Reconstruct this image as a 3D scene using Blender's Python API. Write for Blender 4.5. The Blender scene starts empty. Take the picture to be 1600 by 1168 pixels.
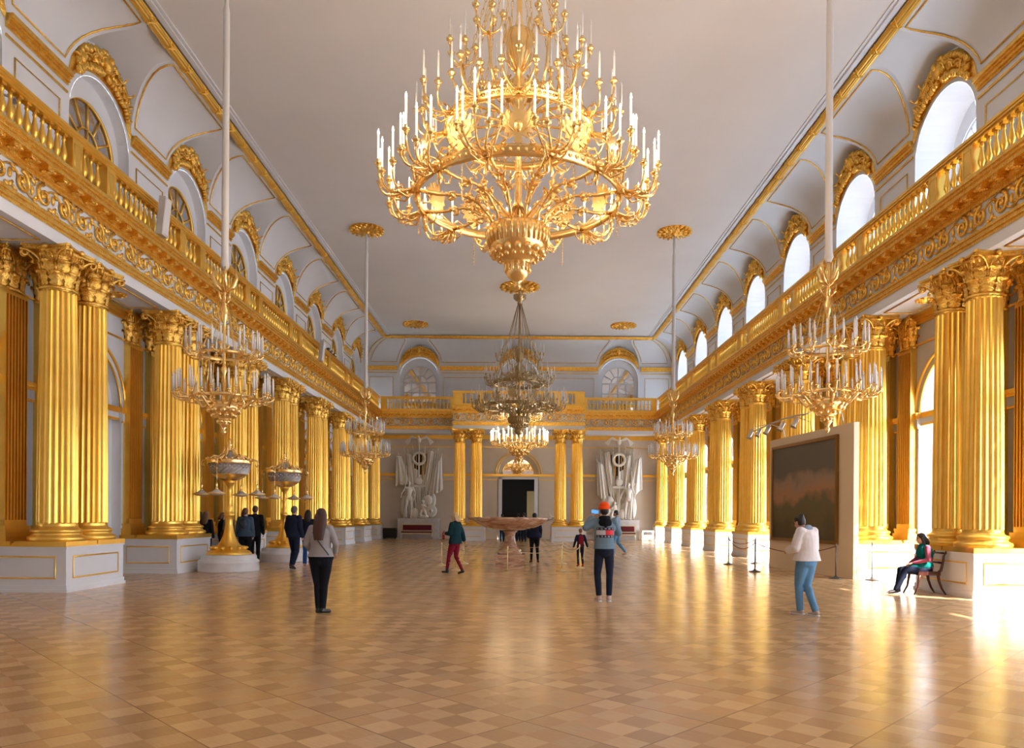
import bpy, bmesh, math, random
from mathutils import Vector, Matrix, noise
from mathutils.bvhtree import BVHTree
PI = math.pi
random.seed(7)
SC = bpy.context.scene
COL = SC.collection
# ------------------------------------------------------------------ camera
FPX = 1150.0
cam_d = bpy.data.cameras.new('camera'); cam = bpy.data.objects.new('camera', cam_d); COL.objects.link(cam)
cam_d.sensor_fit = 'HORIZONTAL'; cam_d.sensor_width = 36.0; cam_d.lens = FPX/1600*36
cam_d.shift_x = -8/1600.0; cam_d.shift_y = (805-584)/1600.0
cam_d.clip_end = 400
EYE = 1.58; CX = -0.06
cam.matrix_world = Matrix.Translation((CX, 0, EYE)) @ Matrix.Rotation(PI/2, 4, 'X') @ Matrix.Rotation(math.radians(0.40), 4, 'Z')
SC.camera = cam
# ------------------------------------------------------------------ colour management, sampling options
SC.view_settings.view_transform = 'Standard'; SC.view_settings.look = 'None'
SC.view_settings.gamma = 1.0; SC.view_settings.use_curve_mapping = False
SC.view_settings.exposure = 2.52
cy = SC.cycles
cy.use_denoising = True
cy.max_bounces = 10; cy.diffuse_bounces = 6; cy.glossy_bounces = 5; cy.transparent_max_bounces = 12
cy.caustics_reflective = False; cy.caustics_refractive = False
cy.sample_clamp_indirect = 8.0
# ------------------------------------------------------------------ sky and sun
W = bpy.data.worlds.new('sky'); SC.world = W; W.use_nodes = True
bg = W.node_tree.nodes['Background']
bg.inputs[0].default_value = (0.72, 0.85, 1.0, 1); bg.inputs[1].default_value = 2.3
sun_d = bpy.data.lights.new('sun', 'SUN'); sun = bpy.data.objects.new('sun', sun_d); COL.objects.link(sun)
sun_d.energy = 5.0; sun_d.angle = math.radians(1.0); sun_d.color = (1.0, 0.93, 0.80)
sun.location = (30, -20, 40)
sun.rotation_euler = Vector((-1.0, 0.85, -1.34)).to_track_quat('-Z', 'Y').to_euler()

# ------------------------------------------------------------------ dimensions (metres)
S = 4.72                 # bay length along the hall
G0 = 15.55               # centre of the first visible pair of columns
B0 = G0 + S/2
XP = 8.94                # front of the pedestals
XC = 9.43                # column axis
XE = 9.20                # front of the entablature
XB = 9.12                # balustrade axis
WL = 10.45               # lower wall
WU = 10.25               # upper wall
YR = 48.90               # rear wall (upper), same offset as WU
TOP = 13.15              # ceiling
Z0 = 11.43               # spring of the cove
DC = 1.57                # size of the cove
YS = -7.0                # wall behind the camera
RO = YR - WU             # shift that puts local x on the rear wall
TR = lambda y: Matrix.Translation((0, y, 0))
TL = lambda y: Matrix.Translation((0, y, 0)) @ Matrix.Rotation(PI, 4, 'Z')
TB = lambda x: Matrix.Translation((x, RO, 0)) @ Matrix.Rotation(PI/2, 4, 'Z')

# portals let the daylight be sampled through the real window openings
def portal(x, y, z, sx, sz):
    d = bpy.data.lights.new('window_portal', 'AREA'); o = bpy.data.objects.new('window_portal', d); COL.objects.link(o)
    d.shape = 'RECTANGLE'; d.size = sz; d.size_y = sx
    d.cycles.is_portal = True
    o.location = (x, y, z); o.rotation_euler = (0, PI/2, 0)
for k in range(-4, 7):
    portal(WL+1.0, B0+k*S, 2.7, 2.2, 5.4)
    portal(WU+1.25, B0+k*S, 9.9, 2.2, 3.2)

# ------------------------------------------------------------------ materials
def mat(name, col, rough=0.5, metal=0.0, spec=0.5, bump=None, var=None, emit=None, coat=0.0):
    m = bpy.data.materials.new(name); m.use_nodes = True
    nt = m.node_tree; b = nt.nodes['Principled BSDF']
    b.inputs['Base Color'].default_value = (*col, 1); b.inputs['Roughness'].default_value = rough
    b.inputs['Metallic'].default_value = metal; b.inputs['Specular IOR Level'].default_value = spec
    b.inputs['Coat Weight'].default_value = coat
    tc = nt.nodes.new('ShaderNodeTexCoord')
    if bump:
        n = nt.nodes.new('ShaderNodeTexNoise'); n.inputs['Scale'].default_value = bump[0]; n.inputs['Detail'].default_value = 3
        nt.links.new(tc.outputs['Object'], n.inputs['Vector'])
        bp = nt.nodes.new('ShaderNodeBump'); bp.inputs['Strength'].default_value = bump[1]; bp.inputs['Distance'].default_value = bump[2]
        nt.links.new(n.outputs['Fac'], bp.inputs['Height']); nt.links.new(bp.outputs['Normal'], b.inputs['Normal'])
    if var:
        n = nt.nodes.new('ShaderNodeTexNoise'); n.inputs['Scale'].default_value = var[0]; n.inputs['Detail'].default_value = 4
        nt.links.new(tc.outputs['Object'], n.inputs['Vector'])
        r = nt.nodes.new('ShaderNodeValToRGB')
        r.color_ramp.elements[0].position = 0.35; r.color_ramp.elements[1].position = 0.65
        r.color_ramp.elements[0].color = (*var[1], 1); r.color_ramp.elements[1].color = (*col, 1)
        nt.links.new(n.outputs['Fac'], r.inputs['Fac']); nt.links.new(r.outputs['Color'], b.inputs['Base Color'])
    if emit:
        b.inputs['Emission Color'].default_value = (*emit[0], 1); b.inputs['Emission Strength'].default_value = emit[1]
    return m
M = {}
M['gold'] = mat('gold_leaf', (1.0, 0.65, 0.14), 0.31, 0.84, bump=(5, 0.12, 0.02), var=(3.0, (0.95, 0.58, 0.10)))
M['gold_orn'] = mat('gold_leaf_ornament', (1.0, 0.66, 0.16), 0.25, 0.86, bump=(26, 0.7, 0.03), var=(8.0, (0.88, 0.50, 0.08)))
M['bronze'] = mat('dark_bronze', (0.50, 0.38, 0.20), 0.30, 0.9, bump=(40, 0.3, 0.01))  # far chandelier's gilt, its backlit darkness put into the colour
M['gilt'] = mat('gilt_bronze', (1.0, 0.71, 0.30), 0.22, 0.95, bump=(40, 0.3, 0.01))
M['white'] = mat('white_paint', (0.87, 0.875, 0.905), 0.45, var=(1.5, (0.85, 0.855, 0.88)))
M['ceil'] = mat('ceiling_plaster', (0.88, 0.855, 0.84), 0.8, var=(0.35, (0.845, 0.815, 0.795)))
M['wall'] = mat('warm_wall_stucco', (0.80, 0.68, 0.55), 0.4, var=(1.2, (0.76, 0.64, 0.51)))
M['marble'] = mat('white_marble', (0.78, 0.75, 0.73), 0.25, var=(2.5, (0.66, 0.62, 0.60)))
M['drum'] = mat('bright_marble', (0.86, 0.85, 0.86), 0.3, var=(2.5, (0.76, 0.74, 0.74)))
M['plaster'] = mat('sculpture_plaster', (0.90, 0.84, 0.74), 0.55, bump=(25, 0.3, 0.02))
M['mirror'] = mat('dark_mirror_glass', (0.55, 0.52, 0.53), 0.06, 0.75)
M['mirror2'] = mat('clear_mirror', (0.86, 0.84, 0.82), 0.03, 1.0)
M['crystal'] = mat('cut_crystal', (0.60, 0.58, 0.57), 0.10, 0.6, bump=(60, 1.0, 0.02))
M['candle'] = mat('candle_white', (0.92, 0.91, 0.90), 0.35)
M['candle_lit'] = mat('candle_warm', (0.9, 0.82, 0.7), 0.35, emit=((1.0, 0.72, 0.40), 0.35))
M['flame'] = mat('flame_bulb', (1, 0.8, 0.5), 0.3, emit=((1.0, 0.76, 0.42), 9.0))
M['cloth_white'] = mat('white_pole_sheath', (0.80, 0.78, 0.76), 0.7, bump=(6, 0.3, 0.03))
M['black'] = mat('black_plastic', (0.015, 0.015, 0.017), 0.4)
M['dark_wood'] = mat('dark_red_wood', (0.09, 0.022, 0.014), 0.3, var=(9, (0.05, 0.012, 0.008)))
M['velvet'] = mat('dark_red_velvet', (0.16, 0.008, 0.012), 0.8)
M['rope_gold'] = mat('gold_cord', (0.55, 0.40, 0.18), 0.6)
M['rope_red'] = mat('red_cord', (0.20, 0.01, 0.012), 0.7)
M['steel'] = mat('dark_steel', (0.16, 0.15, 0.15), 0.35, 0.8)
M['silver'] = mat('silver_metal', (0.6, 0.58, 0.56), 0.3, 0.9)
M['brass'] = mat('pale_brass', (0.80, 0.66, 0.38), 0.28, 0.9)
M['beige'] = mat('beige_board', (0.93, 0.74, 0.48), 0.55)
M['red'] = mat('red_paint', (0.5, 0.02, 0.015), 0.4)
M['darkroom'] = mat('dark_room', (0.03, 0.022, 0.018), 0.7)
M['tan'] = mat('tan_wall', (0.42, 0.29, 0.13), 0.6)
M['skin'] = mat('skin', (0.62, 0.34, 0.24), 0.5)
M['window_white'] = mat('white_window_frame', (0.78, 0.78, 0.80), 0.4)
def cloth(name, c, r=0.85):
    return mat(name, c, r, spec=0.2, bump=(7, 0.35, 0.03))
# jasper / pink stone of the great bowl
def stone():
    m = mat('pink_jasper', (0.42, 0.20, 0.12), 0.15, coat=0.3)
    nt = m.node_tree; b = nt.nodes['Principled BSDF']; tc = nt.nodes.new('ShaderNodeTexCoord')
    w = nt.nodes.new('ShaderNodeTexNoise'); w.inputs['Scale'].default_value = 2.2; w.inputs['Detail'].default_value = 6; w.inputs['Distortion'].default_value = 1.6
    mp = nt.nodes.new('ShaderNodeMapping'); mp.inputs['Scale'].default_value = (1, 1, 4)
    nt.links.new(tc.outputs['Object'], mp.inputs[0]); nt.links.new(mp.outputs[0], w.inputs['Vector'])
    r = nt.nodes.new('ShaderNodeValToRGB'); e = r.color_ramp.elements
    e[0].position = .36; e[0].color = (0.36, 0.18, 0.11, 1); e[1].position = .62; e[1].color = (0.68, 0.47, 0.34, 1)
    x = r.color_ramp.elements.new(.5); x.color = (0.54, 0.31, 0.18, 1)
    nt.links.new(w.outputs['Fac'], r.inputs[0]); nt.links.new(r.outputs[0], b.inputs['Base Color'])
    return m
M['jasper'] = stone()
def pane(name='window_glass', tint=(0.97, 0.98, 1.0)):
    m = bpy.data.materials.new(name); m.use_nodes = True; nt = m.node_tree; nt.nodes.clear()
    o = nt.nodes.new('ShaderNodeOutputMaterial'); t = nt.nodes.new('ShaderNodeBsdfTransparent'); g = nt.nodes.new('ShaderNodeBsdfGlossy')
    g.inputs['Roughness'].default_value = 0.02; mx = nt.nodes.new('ShaderNodeMixShader'); mx.inputs[0].default_value = 0.06
    t.inputs[0].default_value = (*tint, 1)
    nt.links.new(t.outputs[0], mx.inputs[1]); nt.links.new(g.outputs[0], mx.inputs[2]); nt.links.new(mx.outputs[0], o.inputs[0])
    return m
M['glass'] = pane(); M['glass_dimming'] = pane('dimming_window_glass', (.20, .225, .27))  # upper right panes: strong tint added to hold back sun and sky
def parquet():
    m = mat('parquet', (0.5, 0.3, 0.14), 0.2)
    nt = m.node_tree; b = nt.nodes['Principled BSDF']; L = nt.links.new; N = nt.nodes.new
    tc = N('ShaderNodeTexCoord')
    mp = N('ShaderNodeMapping'); mp.inputs['Rotation'].default_value = (0, 0, PI/4); L(tc.outputs['Object'], mp.inputs[0])
    ck = N('ShaderNodeTexChecker'); ck.inputs['Scale'].default_value = 1/0.25; L(mp.outputs[0], ck.inputs['Vector'])
    ck.inputs['Color1'].default_value = (0.72, 0.455, 0.235, 1); ck.inputs['Color2'].default_value = (0.62, 0.365, 0.175, 1)
    # cell-to-cell variation
    sc = N('ShaderNodeVectorMath'); sc.operation = 'SCALE'; sc.inputs['Scale'].default_value = 1/0.25; L(mp.outputs[0], sc.inputs[0])
    fl = N('ShaderNodeVectorMath'); fl.operation = 'FLOOR'; L(sc.outputs[0], fl.inputs[0])
    wn = N('ShaderNodeTexWhiteNoise'); wn.noise_dimensions = '2D'; L(fl.outputs[0], wn.inputs['Vector'])
    mr = N('ShaderNodeMapRange'); mr.inputs['To Min'].default_value = 0.84; mr.inputs['To Max'].default_value = 1.12; L(wn.outputs['Value'], mr.inputs['Value'])
    # wood grain
    g = N('ShaderNodeTexNoise'); g.inputs['Scale'].default_value = 6; g.inputs['Detail'].default_value = 5
    mp2 = N('ShaderNodeMapping'); mp2.inputs['Scale'].default_value = (1, 9, 1); L(mp.outputs[0], mp2.inputs[0]); L(mp2.outputs[0], g.inputs['Vector'])
    mr2 = N('ShaderNodeMapRange'); mr2.inputs['To Min'].default_value = 0.88; mr2.inputs['To Max'].default_value = 1.12; L(g.outputs['Fac'], mr2.inputs['Value'])
    mu = N('ShaderNodeMath'); mu.operation = 'MULTIPLY'; L(mr.outputs[0], mu.inputs[0]); L(mr2.outputs[0], mu.inputs[1])
    vm = N('ShaderNodeVectorMath'); vm.operation = 'SCALE'; L(ck.outputs['Color'], vm.inputs[0]); L(mu.outputs[0], vm.inputs['Scale'])
    # thin dark joints every four tiles
    mp3 = N('ShaderNodeMapping'); mp3.inputs['Scale'].default_value = (1/1.0, 1/1.0, 1); L(mp.outputs[0], mp3.inputs[0])
    fr = N('ShaderNodeVectorMath'); fr.operation = 'FRACTION'; L(mp3.outputs[0], fr.inputs[0])
    sx = N('ShaderNodeSeparateXYZ'); L(fr.outputs[0], sx.inputs[0])
    lt = []
    for o in ('X', 'Y'):
        c = N('ShaderNodeMath'); c.operation = 'LESS_THAN'; c.inputs[1].default_value = 0.012; L(sx.outputs[o], c.inputs[0]); lt.append(c)
    mx = N('ShaderNodeMath'); mx.operation = 'MAXIMUM'; L(lt[0].outputs[0], mx.inputs[0]); L(lt[1].outputs[0], mx.inputs[1])
    mc = N('ShaderNodeMix'); mc.data_type = 'RGBA'; L(mx.outputs[0], mc.inputs['Factor']); L(vm.outputs[0], mc.inputs['A'])
    mc.inputs['B'].default_value = (0.36, 0.20, 0.10, 1)
    L(mc.outputs['Result'], b.inputs['Base Color'])
    n = N('ShaderNodeTexNoise'); n.inputs['Scale'].default_value = 1.3; L(tc.outputs['Object'], n.inputs['Vector'])
    rr = N('ShaderNodeMapRange'); rr.inputs['To Min'].default_value = 0.13; rr.inputs['To Max'].default_value = 0.27; L(n.outputs['Fac'], rr.inputs['Value'])
    L(rr.outputs[0], b.inputs['Roughness'])
    bw = N('ShaderNodeTexNoise'); bw.inputs['Scale'].default_value = 9; L(mp.outputs[0], bw.inputs['Vector'])
    bp = N('ShaderNodeBump'); bp.inputs['Strength'].default_value = 0.09; bp.inputs['Distance'].default_value = 0.02
    L(bw.outputs['Fac'], bp.inputs['Height']); L(bp.outputs[0], b.inputs['Normal'])
    return m
M['parquet'] = parquet()
def painting_mat():
    m = mat('landscape_canvas', (0.160, 0.128, 0.064), 0.5)
    nt = m.node_tree; b = nt.nodes['Principled BSDF']; L = nt.links.new; N = nt.nodes.new
    tc = N('ShaderNodeTexCoord'); sx = N('ShaderNodeSeparateXYZ'); L(tc.outputs['Generated'], sx.inputs[0])
    n = N('ShaderNodeTexNoise'); n.inputs['Scale'].default_value = 1.1; n.inputs['Detail'].default_value = 8; L(tc.outputs['Object'], n.inputs['Vector'])
    ad = N('ShaderNodeMath'); ad.operation = 'MULTIPLY_ADD'; ad.inputs[1].default_value = 0.55; L(n.outputs['Fac'], ad.inputs[0]); L(sx.outputs['Z'], ad.inputs[2])
    r = N('ShaderNodeValToRGB'); e = r.color_ramp.elements
    e[0].position = 0.10; e[0].color = (0.088, 0.067, 0.032, 1); e[1].position = 1.15; e[1].color = (0.17, 0.145, 0.115, 1)
    for p, c in ((0.40, (0.136, 0.106, 0.048)), (0.55, (0.192, 0.144, 0.064)), (0.64, (0.176, 0.152, 0.072)), (0.74, (0.512, 0.272, 0.136)), (0.90, (0.384, 0.272, 0.184))):
        x = r.color_ramp.elements.new(p); x.color = (*c, 1)
    L(ad.outputs[0], r.inputs[0]); L(r.outputs[0], b.inputs['Base Color'])
    b.inputs['Specular IOR Level'].default_value = .25
    return m
M['painting'] = painting_mat()

# ------------------------------------------------------------------ mesh builder
class MB:
    def __init__(s, mx=None):
        s.v = []; s.f = []; s.m = []; s.s = []; s.mx = mx; s.cur = 0; s.sm = False
    def pts(s, P):
        b = len(s.v)
        if s.mx is None: s.v += [tuple(p) for p in P]
        else: s.v += [tuple(s.mx @ Vector(p)) for p in P]
        return b
    def face(s, idx, sm=None):
        s.f.append(tuple(idx)); s.m.append(s.cur); s.s.append(s.sm if sm is None else sm)
    def box(s, x0, x1, y0, y1, z0, z1):
        b = s.pts([(x, y, z) for x in (x0, x1) for y in (y0, y1) for z in (z0, z1)])
        for q in ((0, 1, 3, 2), (4, 6, 7, 5), (0, 4, 5, 1), (2, 3, 7, 6), (0, 2, 6, 4), (1, 5, 7, 3)): s.face([b+i for i in q], False)
    def cbox(s, c, d): s.box(c[0]-d[0]/2, c[0]+d[0]/2, c[1]-d[1]/2, c[1]+d[1]/2, c[2]-d[2]/2, c[2]+d[2]/2)
    def quad(s, a, b, c, d):
        i = s.pts([a, b, c, d]); s.face([i, i+1, i+2, i+3], False)
    def grid(s, rows, close=False, sm=True):
        n = len(rows[0]); b = s.pts([p for r in rows for p in r])
        for i in range(len(rows)-1):
            for j in range(n if close else n-1):
                k = (j+1) % n
                s.face((b+i*n+j, b+i*n+k, b+(i+1)*n+k, b+(i+1)*n+j), sm)
        return b
    def lathe(s, prof, seg=16, c=(0, 0, 0), sm=True, sx=1, sy=1, caps=True, flute=None):
        rows = []
        for r, z in prof:
            rows.append([(c[0]+sx*(r*(1-(flute(j, z) if flute else 0)))*math.cos(2*PI*j/seg), c[1]+sy*(r*(1-(flute(j, z) if flute else 0)))*math.sin(2*PI*j/seg), c[2]+z) for j in range(seg)])
        b = s.grid(rows, True, sm)
        if caps:
            if prof[0][0] > 1e-4: s.face([b+seg-1-j for j in range(seg)], False)
            if prof[-1][0] > 1e-4: s.face([b+(len(prof)-1)*seg+j for j in range(seg)], False)
    def tube(s, P, r, seg=6, close=False, flat=1.0, up=None):
        P = [Vector(p) for p in P]; n = len(P); R = r if isinstance(r, (list, tuple)) else [r]*n
        rows = []; u = None
        for i, p in enumerate(P):
            if close: t = P[(i+1) % n]-P[i-1]
            else: t = P[min(i+1, n-1)]-P[max(i-1, 0)]
            if t.length < 1e-9: t = Vector((0, 0, 1))
            t.normalize()
            if up is not None: a = Vector(up)
            else: a = u if u is not None else (Vector((0, 0, 1)) if abs(t.z) < .9 else Vector((1, 0, 0)))
            w = t.cross(a)
            if w.length < 1e-6: w = t.cross(Vector((0.3, 1, 0.2)))
            w.normalize(); u = w.cross(t).normalized()
            rows.append([p + (w*math.cos(2*PI*j/seg) + u*math.sin(2*PI*j/seg)*flat)*R[i] for j in range(seg)])
        if close: rows.append(rows[0])
        b = s.grid(rows, True, True)
        if not close:
            s.face([b+seg-1-j for j in range(seg)], False); s.face([b+(n-1)*seg+j for j in range(seg)], False)
    def ell(s, c, r, seg=8, rings=6, rot=None):
        c = Vector(c); rows = []
        for i in range(rings+1):
            a = PI*i/rings - PI/2; q = max(math.cos(a), 0.02)
            row = []
            for j in range(seg):
                p = Vector((r[0]*q*math.cos(2*PI*j/seg), r[1]*q*math.sin(2*PI*j/seg), r[2]*math.sin(a)))
                if rot is not None: p = rot @ p
                row.append(c+p)
            rows.append(row)
        b = s.grid(rows, True, True)
        s.face([b+seg-1-j for j in range(seg)], True); s.face([b+rings*seg+j for j in range(seg)], True)
    def capsule(s, p0, r0, p1, r1, seg=10, e=1.0):
        p0 = Vector(p0); p1 = Vector(p1); d = p1-p0
        L = d.length
        if L < 1e-6: s.ell(p0, (r0, r0, r0)); return
        d.normalize(); P = []; R = []
        for a in (-85, -50, -20): P.append(p0+d*(r0*math.sin(math.radians(a)))); R.append(r0*math.cos(math.radians(a)))
        P.append(p0+d*L*.5); R.append((r0+r1)/2)
        for a in (20, 50, 85): P.append(p1+d*(r1*math.sin(math.radians(a)))); R.append(r1*math.cos(math.radians(a)))
        s.tube(P, R, seg, flat=e)
    def prism(s, outl, a0, a1, axis='x'):
        # outl: 2-D closed outline in the plane normal to axis
        def P(q, a): return {'x': (a, q[0], q[1]), 'y': (q[0], a, q[1]), 'z': (q[0], q[1], a)}[axis]
        n = len(outl); b = s.pts([P(q, a0) for q in outl]+[P(q, a1) for q in outl])
        for i in range(n):
            k = (i+1) % n; s.face((b+i, b+k, b+n+k, b+n+i), False)
        s.face([b+i for i in range(n)][::-1], False); s.face([b+n+i for i in range(n)], False)
    def build(s, name, mats, parent=None, fix=True):
        me = bpy.data.meshes.new(name); me.from_pydata(s.v, [], s.f)
        if not isinstance(mats, (list, tuple)): mats = [mats]
        for m in mats: me.materials.append(M[m] if isinstance(m, str) else m)
        me.polygons.foreach_set('material_index', s.m); me.polygons.foreach_set('use_smooth', s.s)
        if fix:
            bm = bmesh.new(); bm.from_mesh(me); bmesh.ops.recalc_face_normals(bm, faces=bm.faces); bm.to_mesh(me); bm.free()
        me.update()
        return link(name, me, parent)
def link(name, me, parent=None):
    o = bpy.data.objects.new(name, me); COL.objects.link(o)
    if parent: o.parent = parent
    return o
def struct(mb, name, mats):
    o = mb.build(name, mats); o['kind'] = 'structure'; return o
def tag(o, label, cat, group=None, kind=None):
    o['label'] = label; o['category'] = cat
    if group: o['group'] = group
    if kind: o['kind'] = kind
    return o
def thing(name, label, cat, loc=(0, 0, 0), rz=0, group=None):
    o = bpy.data.objects.new(name, None); COL.objects.link(o); o.empty_display_size = .2
    o.location = loc; o.rotation_euler = (0, 0, rz); return tag(o, label, cat, group)
KIDS = {}
def copy_tree(o, parent=None):
    c = o.copy(); COL.objects.link(c)
    if parent: c.parent = parent
    for ch in [x for x in bpy.data.objects if x.parent == o] if o.name not in KIDS else KIDS[o.name]: copy_tree(ch, c)
    return c
def cache_kids():
    KIDS.clear()
    for x in bpy.data.objects: KIDS.setdefault(x.name, [])
    for x in bpy.data.objects:
        if x.parent: KIDS[x.parent.name].append(x)
def dup(o, loc, rz=0, label=None, group=None):
    cache_kids(); c = copy_tree(o); KIDS.clear()
    c.location = loc; c.rotation_euler = (0, 0, rz)
    if label: c['label'] = label
    if group: c['group'] = group
    return c
ORD = ['nearest', 'second', 'third', 'fourth', 'fifth', 'sixth', 'seventh', 'farthest']

# ------------------------------------------------------------------ room shell
b = MB(); b.quad((-12.5, YS, 0), (12.5, YS, 0), (12.5, YR+.3, 0), (-12.5, YR+.3, 0)); struct(b, 'floor', 'parquet')
b = MB(); b.box(-8.66, 8.66, YS, YR-DC-.02, TOP, TOP+.2)
for sg in (-1, 1): b.box(sg*8.64, sg*8.70, YS, YR-DC, TOP-.18, TOP+.2)
b.box(-8.70, 8.70, YR-DC-.04, YR-DC+.04, TOP-.18, TOP+.2)
struct(b, 'ceiling', 'ceil')

def arc_out(hw, zc, zb, n=20, r=None):
    r = r or hw
    P = [(-hw, zb)]
    P += [(-hw*math.cos(PI*i/n), zc+r*math.sin(PI*i/n)) for i in range(n+1)]
    P.append((hw, zb)); return P
def wall_face(mb, x, y0, y1, zb, zt, hole=None, tym=None):
    """vertical strips of a wall with an arched hole (hw, zc) and an arched top (r)"""
    ys = {y0, y1}
    if hole: ys |= {-hole[0]*math.cos(PI*i/20) for i in range(21)}
    if tym: ys |= {-tym*math.cos(PI*i/28) for i in range(29)}
    ys = sorted(ys)
    for a, c in zip(ys[:-1], ys[1:]):
        if c-a < 1e-6: continue
        m = (a+c)/2
        def top(y): return zt + (math.sqrt(max(tym*tym-y*y, 0)) if tym and abs(m) < tym else 0)
        def bot(y): return hole[1]+math.sqrt(max(hole[0]**2-y*y, 0)) if hole and abs(m) < hole[0] else zb
        mb.quad((x, a, bot(a)), (x, c, bot(c)), (x, c, top(c)), (x, a, top(a)))
        if hole and abs(m) < hole[0] and hole[2] > zb: mb.quad((x, a, zb), (x, c, zb), (x, c, hole[2]), (x, a, hole[2]))
def reveal(mb, O, x0, x1):
    mb.grid([[(x0, y, z) for y, z in O], [(x1, y, z) for y, z in O]], sm=False)
def ring(mb, A, B, x):
    mb.grid([[(x, y, z) for y, z in A], [(x, y, z) for y, z in B]], sm=False)

HU = (1.28, 10.72, 8.3)          # upper opening: half width, arch centre, foot
WA = (1.10, 10.42)               # upper window
HL = (1.38, 4.30, 0.0)           # lower opening
WB = (1.10, 4.30)                # lower window
RL = 1.38                        # lunette radius at the wall
def zcove(u): return Z0 + DC*math.sqrt(max(1-(1-u/DC)**2, 0))
def rlun(u): return RL + 0.36*u/DC
def yb(u): return math.sqrt(max(rlun(u)**2-(zcove(u)-Z0)**2, 0))
US = [0, .01, .04, .09, .17, .28, .42, .6, .82, 1.05, 1.3, DC]
def cove(mb, centres, yA, yB):
    """cove with conical lunettes; centres along local y; yA(u), yB(u) are the ends"""
    def rows(fn): mb.grid([fn(u) for u in US])
    edges = sorted(centres)
    bounds = [yA] + [(lambda u, m=(a+c)/2: m) for a, c in zip(edges[:-1], edges[1:])] + [yB]
    for i, c in enumerate(edges):
        def left(u): 
            a, e = bounds[i](u), c-yb(u); return [(WU-u, a+(e-a)*t/4, zcove(u)) for t in range(5)]
        def right(u):
            a, e = c+yb(u), bounds[i+1](u); return [(WU-u, a+(e-a)*t/4, zcove(u)) for t in range(5)]
        def mid(u):
            h = yb(u); r = rlun(u); out = []
            a0 = math.acos(max(-1, min(1, h/r)))
            for t in range(25):
                an = a0 + (PI-2*a0)*t/24
                out.append((WU-u, c-r*math.cos(an), min(Z0+r*math.sin(an), TOP)))
            return out
        rows(left); rows(right); rows(mid)
ylist = [B0+k*S for k in range(-4, 7)]
def side_wall(side):
    b = MB(); bu = MB(); right = side > 0; T = (TR if right else TL)
    d1 = .95 if right else .28; d2 = .55 if right else .25
    for k, yc in enumerate(ylist):
        b.mx = T(yc); bu.mx = T(yc)
        wall_face(bu, WU, -S/2, S/2, 8.3, Z0, (HU[0], HU[1], 8.3), RL)
        A = arc_out(*HU); B = arc_out(WA[0], WA[1], 8.3)
        reveal(bu, A, WU, WU+d1); ring(bu, A, B, WU+d1); reveal(bu, B, WU+d1, WU+d1+.15)
        b.cur = 1
        wall_face(b, WL, -S/2, S/2, 0, 6.9, (HL[0], HL[1], 0.0), None)
        b.cur = 0
        A = arc_out(*HL); B = arc_out(WB[0], WB[1], 0)
        reveal(b, A, WL, WL+d2); ring(b, A, B, WL+d2); reveal(b, B, WL+d2, WL+d2+.15)
    b.mx = None; b.cur = 0; bu.mx = None
    s = side
    for ya, yb_ in ((YS, ylist[0]-S/2), (ylist[-1]+S/2, YR+.2)):
        bu.box(s*WU, s*(WU+.2), ya, yb_, 8.3, Z0+.02); b.cur = 1; b.box(s*WL, s*(WL+.2), ya, yb_, 0, 6.9); b.cur = 0
    # vault
    nm = 'right' if right else 'left'; c = MB(T(0)); cs = [side*y for y in ylist]
    if right: cove(c, cs, lambda u: YS, lambda u: YR-u)
    else: cove(c, cs, lambda u: -(YR-u), lambda u: -YS)
    struct(c, 'ceiling_cove_'+nm, 'white'); struct(b, 'wall_'+nm+'_lower', ['white', 'white' if not right else 'wall']); struct(bu, 'wall_'+nm+'_upper', 'white')
side_wall(-1); side_wall(1)
# rear wall
b = MB(); RXC = (-6.62, 0.0, 6.62)
for xc, (a, c) in zip(RXC, ((-WL-.2, -3.31), (-3.31, 3.31), (3.31, WL+.2))):
    b.mx = TB(xc); b.cur = 1
    y0, y1 = -(c-xc), -(a-xc)
    wall_face(b, WU, y0, y1, 8.3, Z0, (HU[0], HU[1], 8.3), RL)
    A = arc_out(*HU); B = arc_out(WA[0], WA[1], 8.3)
    reveal(b, A, WU, WU+.28); ring(b, A, B, WU+.28); reveal(b, B, WU+.28, WU+.4)
    b.cur = 2
    if xc == 0:
        wall_face(b, WL, y0, y1, 0, 6.9, (HL[0], HL[1], 0.0), None)
        A = arc_out(*HL); B = arc_out(WB[0], WB[1], 0); reveal(b, A, WL, WL+.2); ring(b, A, B, WL+.2); reveal(b, B, WL+.2, WL+.5)
    else:
        wall_face(b, WL, y0, y1, 0, 6.9)
b.mx = TB(0); b.cur = 1
cove(b, list(RXC), lambda u: -(WU-u), lambda u: WU-u)
struct(b, 'wall_back', ['ceil', 'white', 'wall'])
b = MB(); b.box(-WL-.2, WL+.2, YS-.2, YS, 0, TOP); struct(b, 'wall_front', 'white')
# room beyond the rear door
b = MB(); y0 = YR+.55
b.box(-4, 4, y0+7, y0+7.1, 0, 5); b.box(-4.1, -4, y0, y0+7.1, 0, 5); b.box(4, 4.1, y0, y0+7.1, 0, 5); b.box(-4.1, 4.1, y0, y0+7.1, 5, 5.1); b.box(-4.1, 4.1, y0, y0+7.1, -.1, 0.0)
b.cur = 1; b.box(.62, 1.6, y0+2.2, y0+2.4, 0, 3.3)
b.cur = 2; b.box(-1.3, .2, y0+5.5, y0+6, .85, 1.45)
struct(b, 'wall_back_room', ['darkroom', 'tan', 'beige'])

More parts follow.
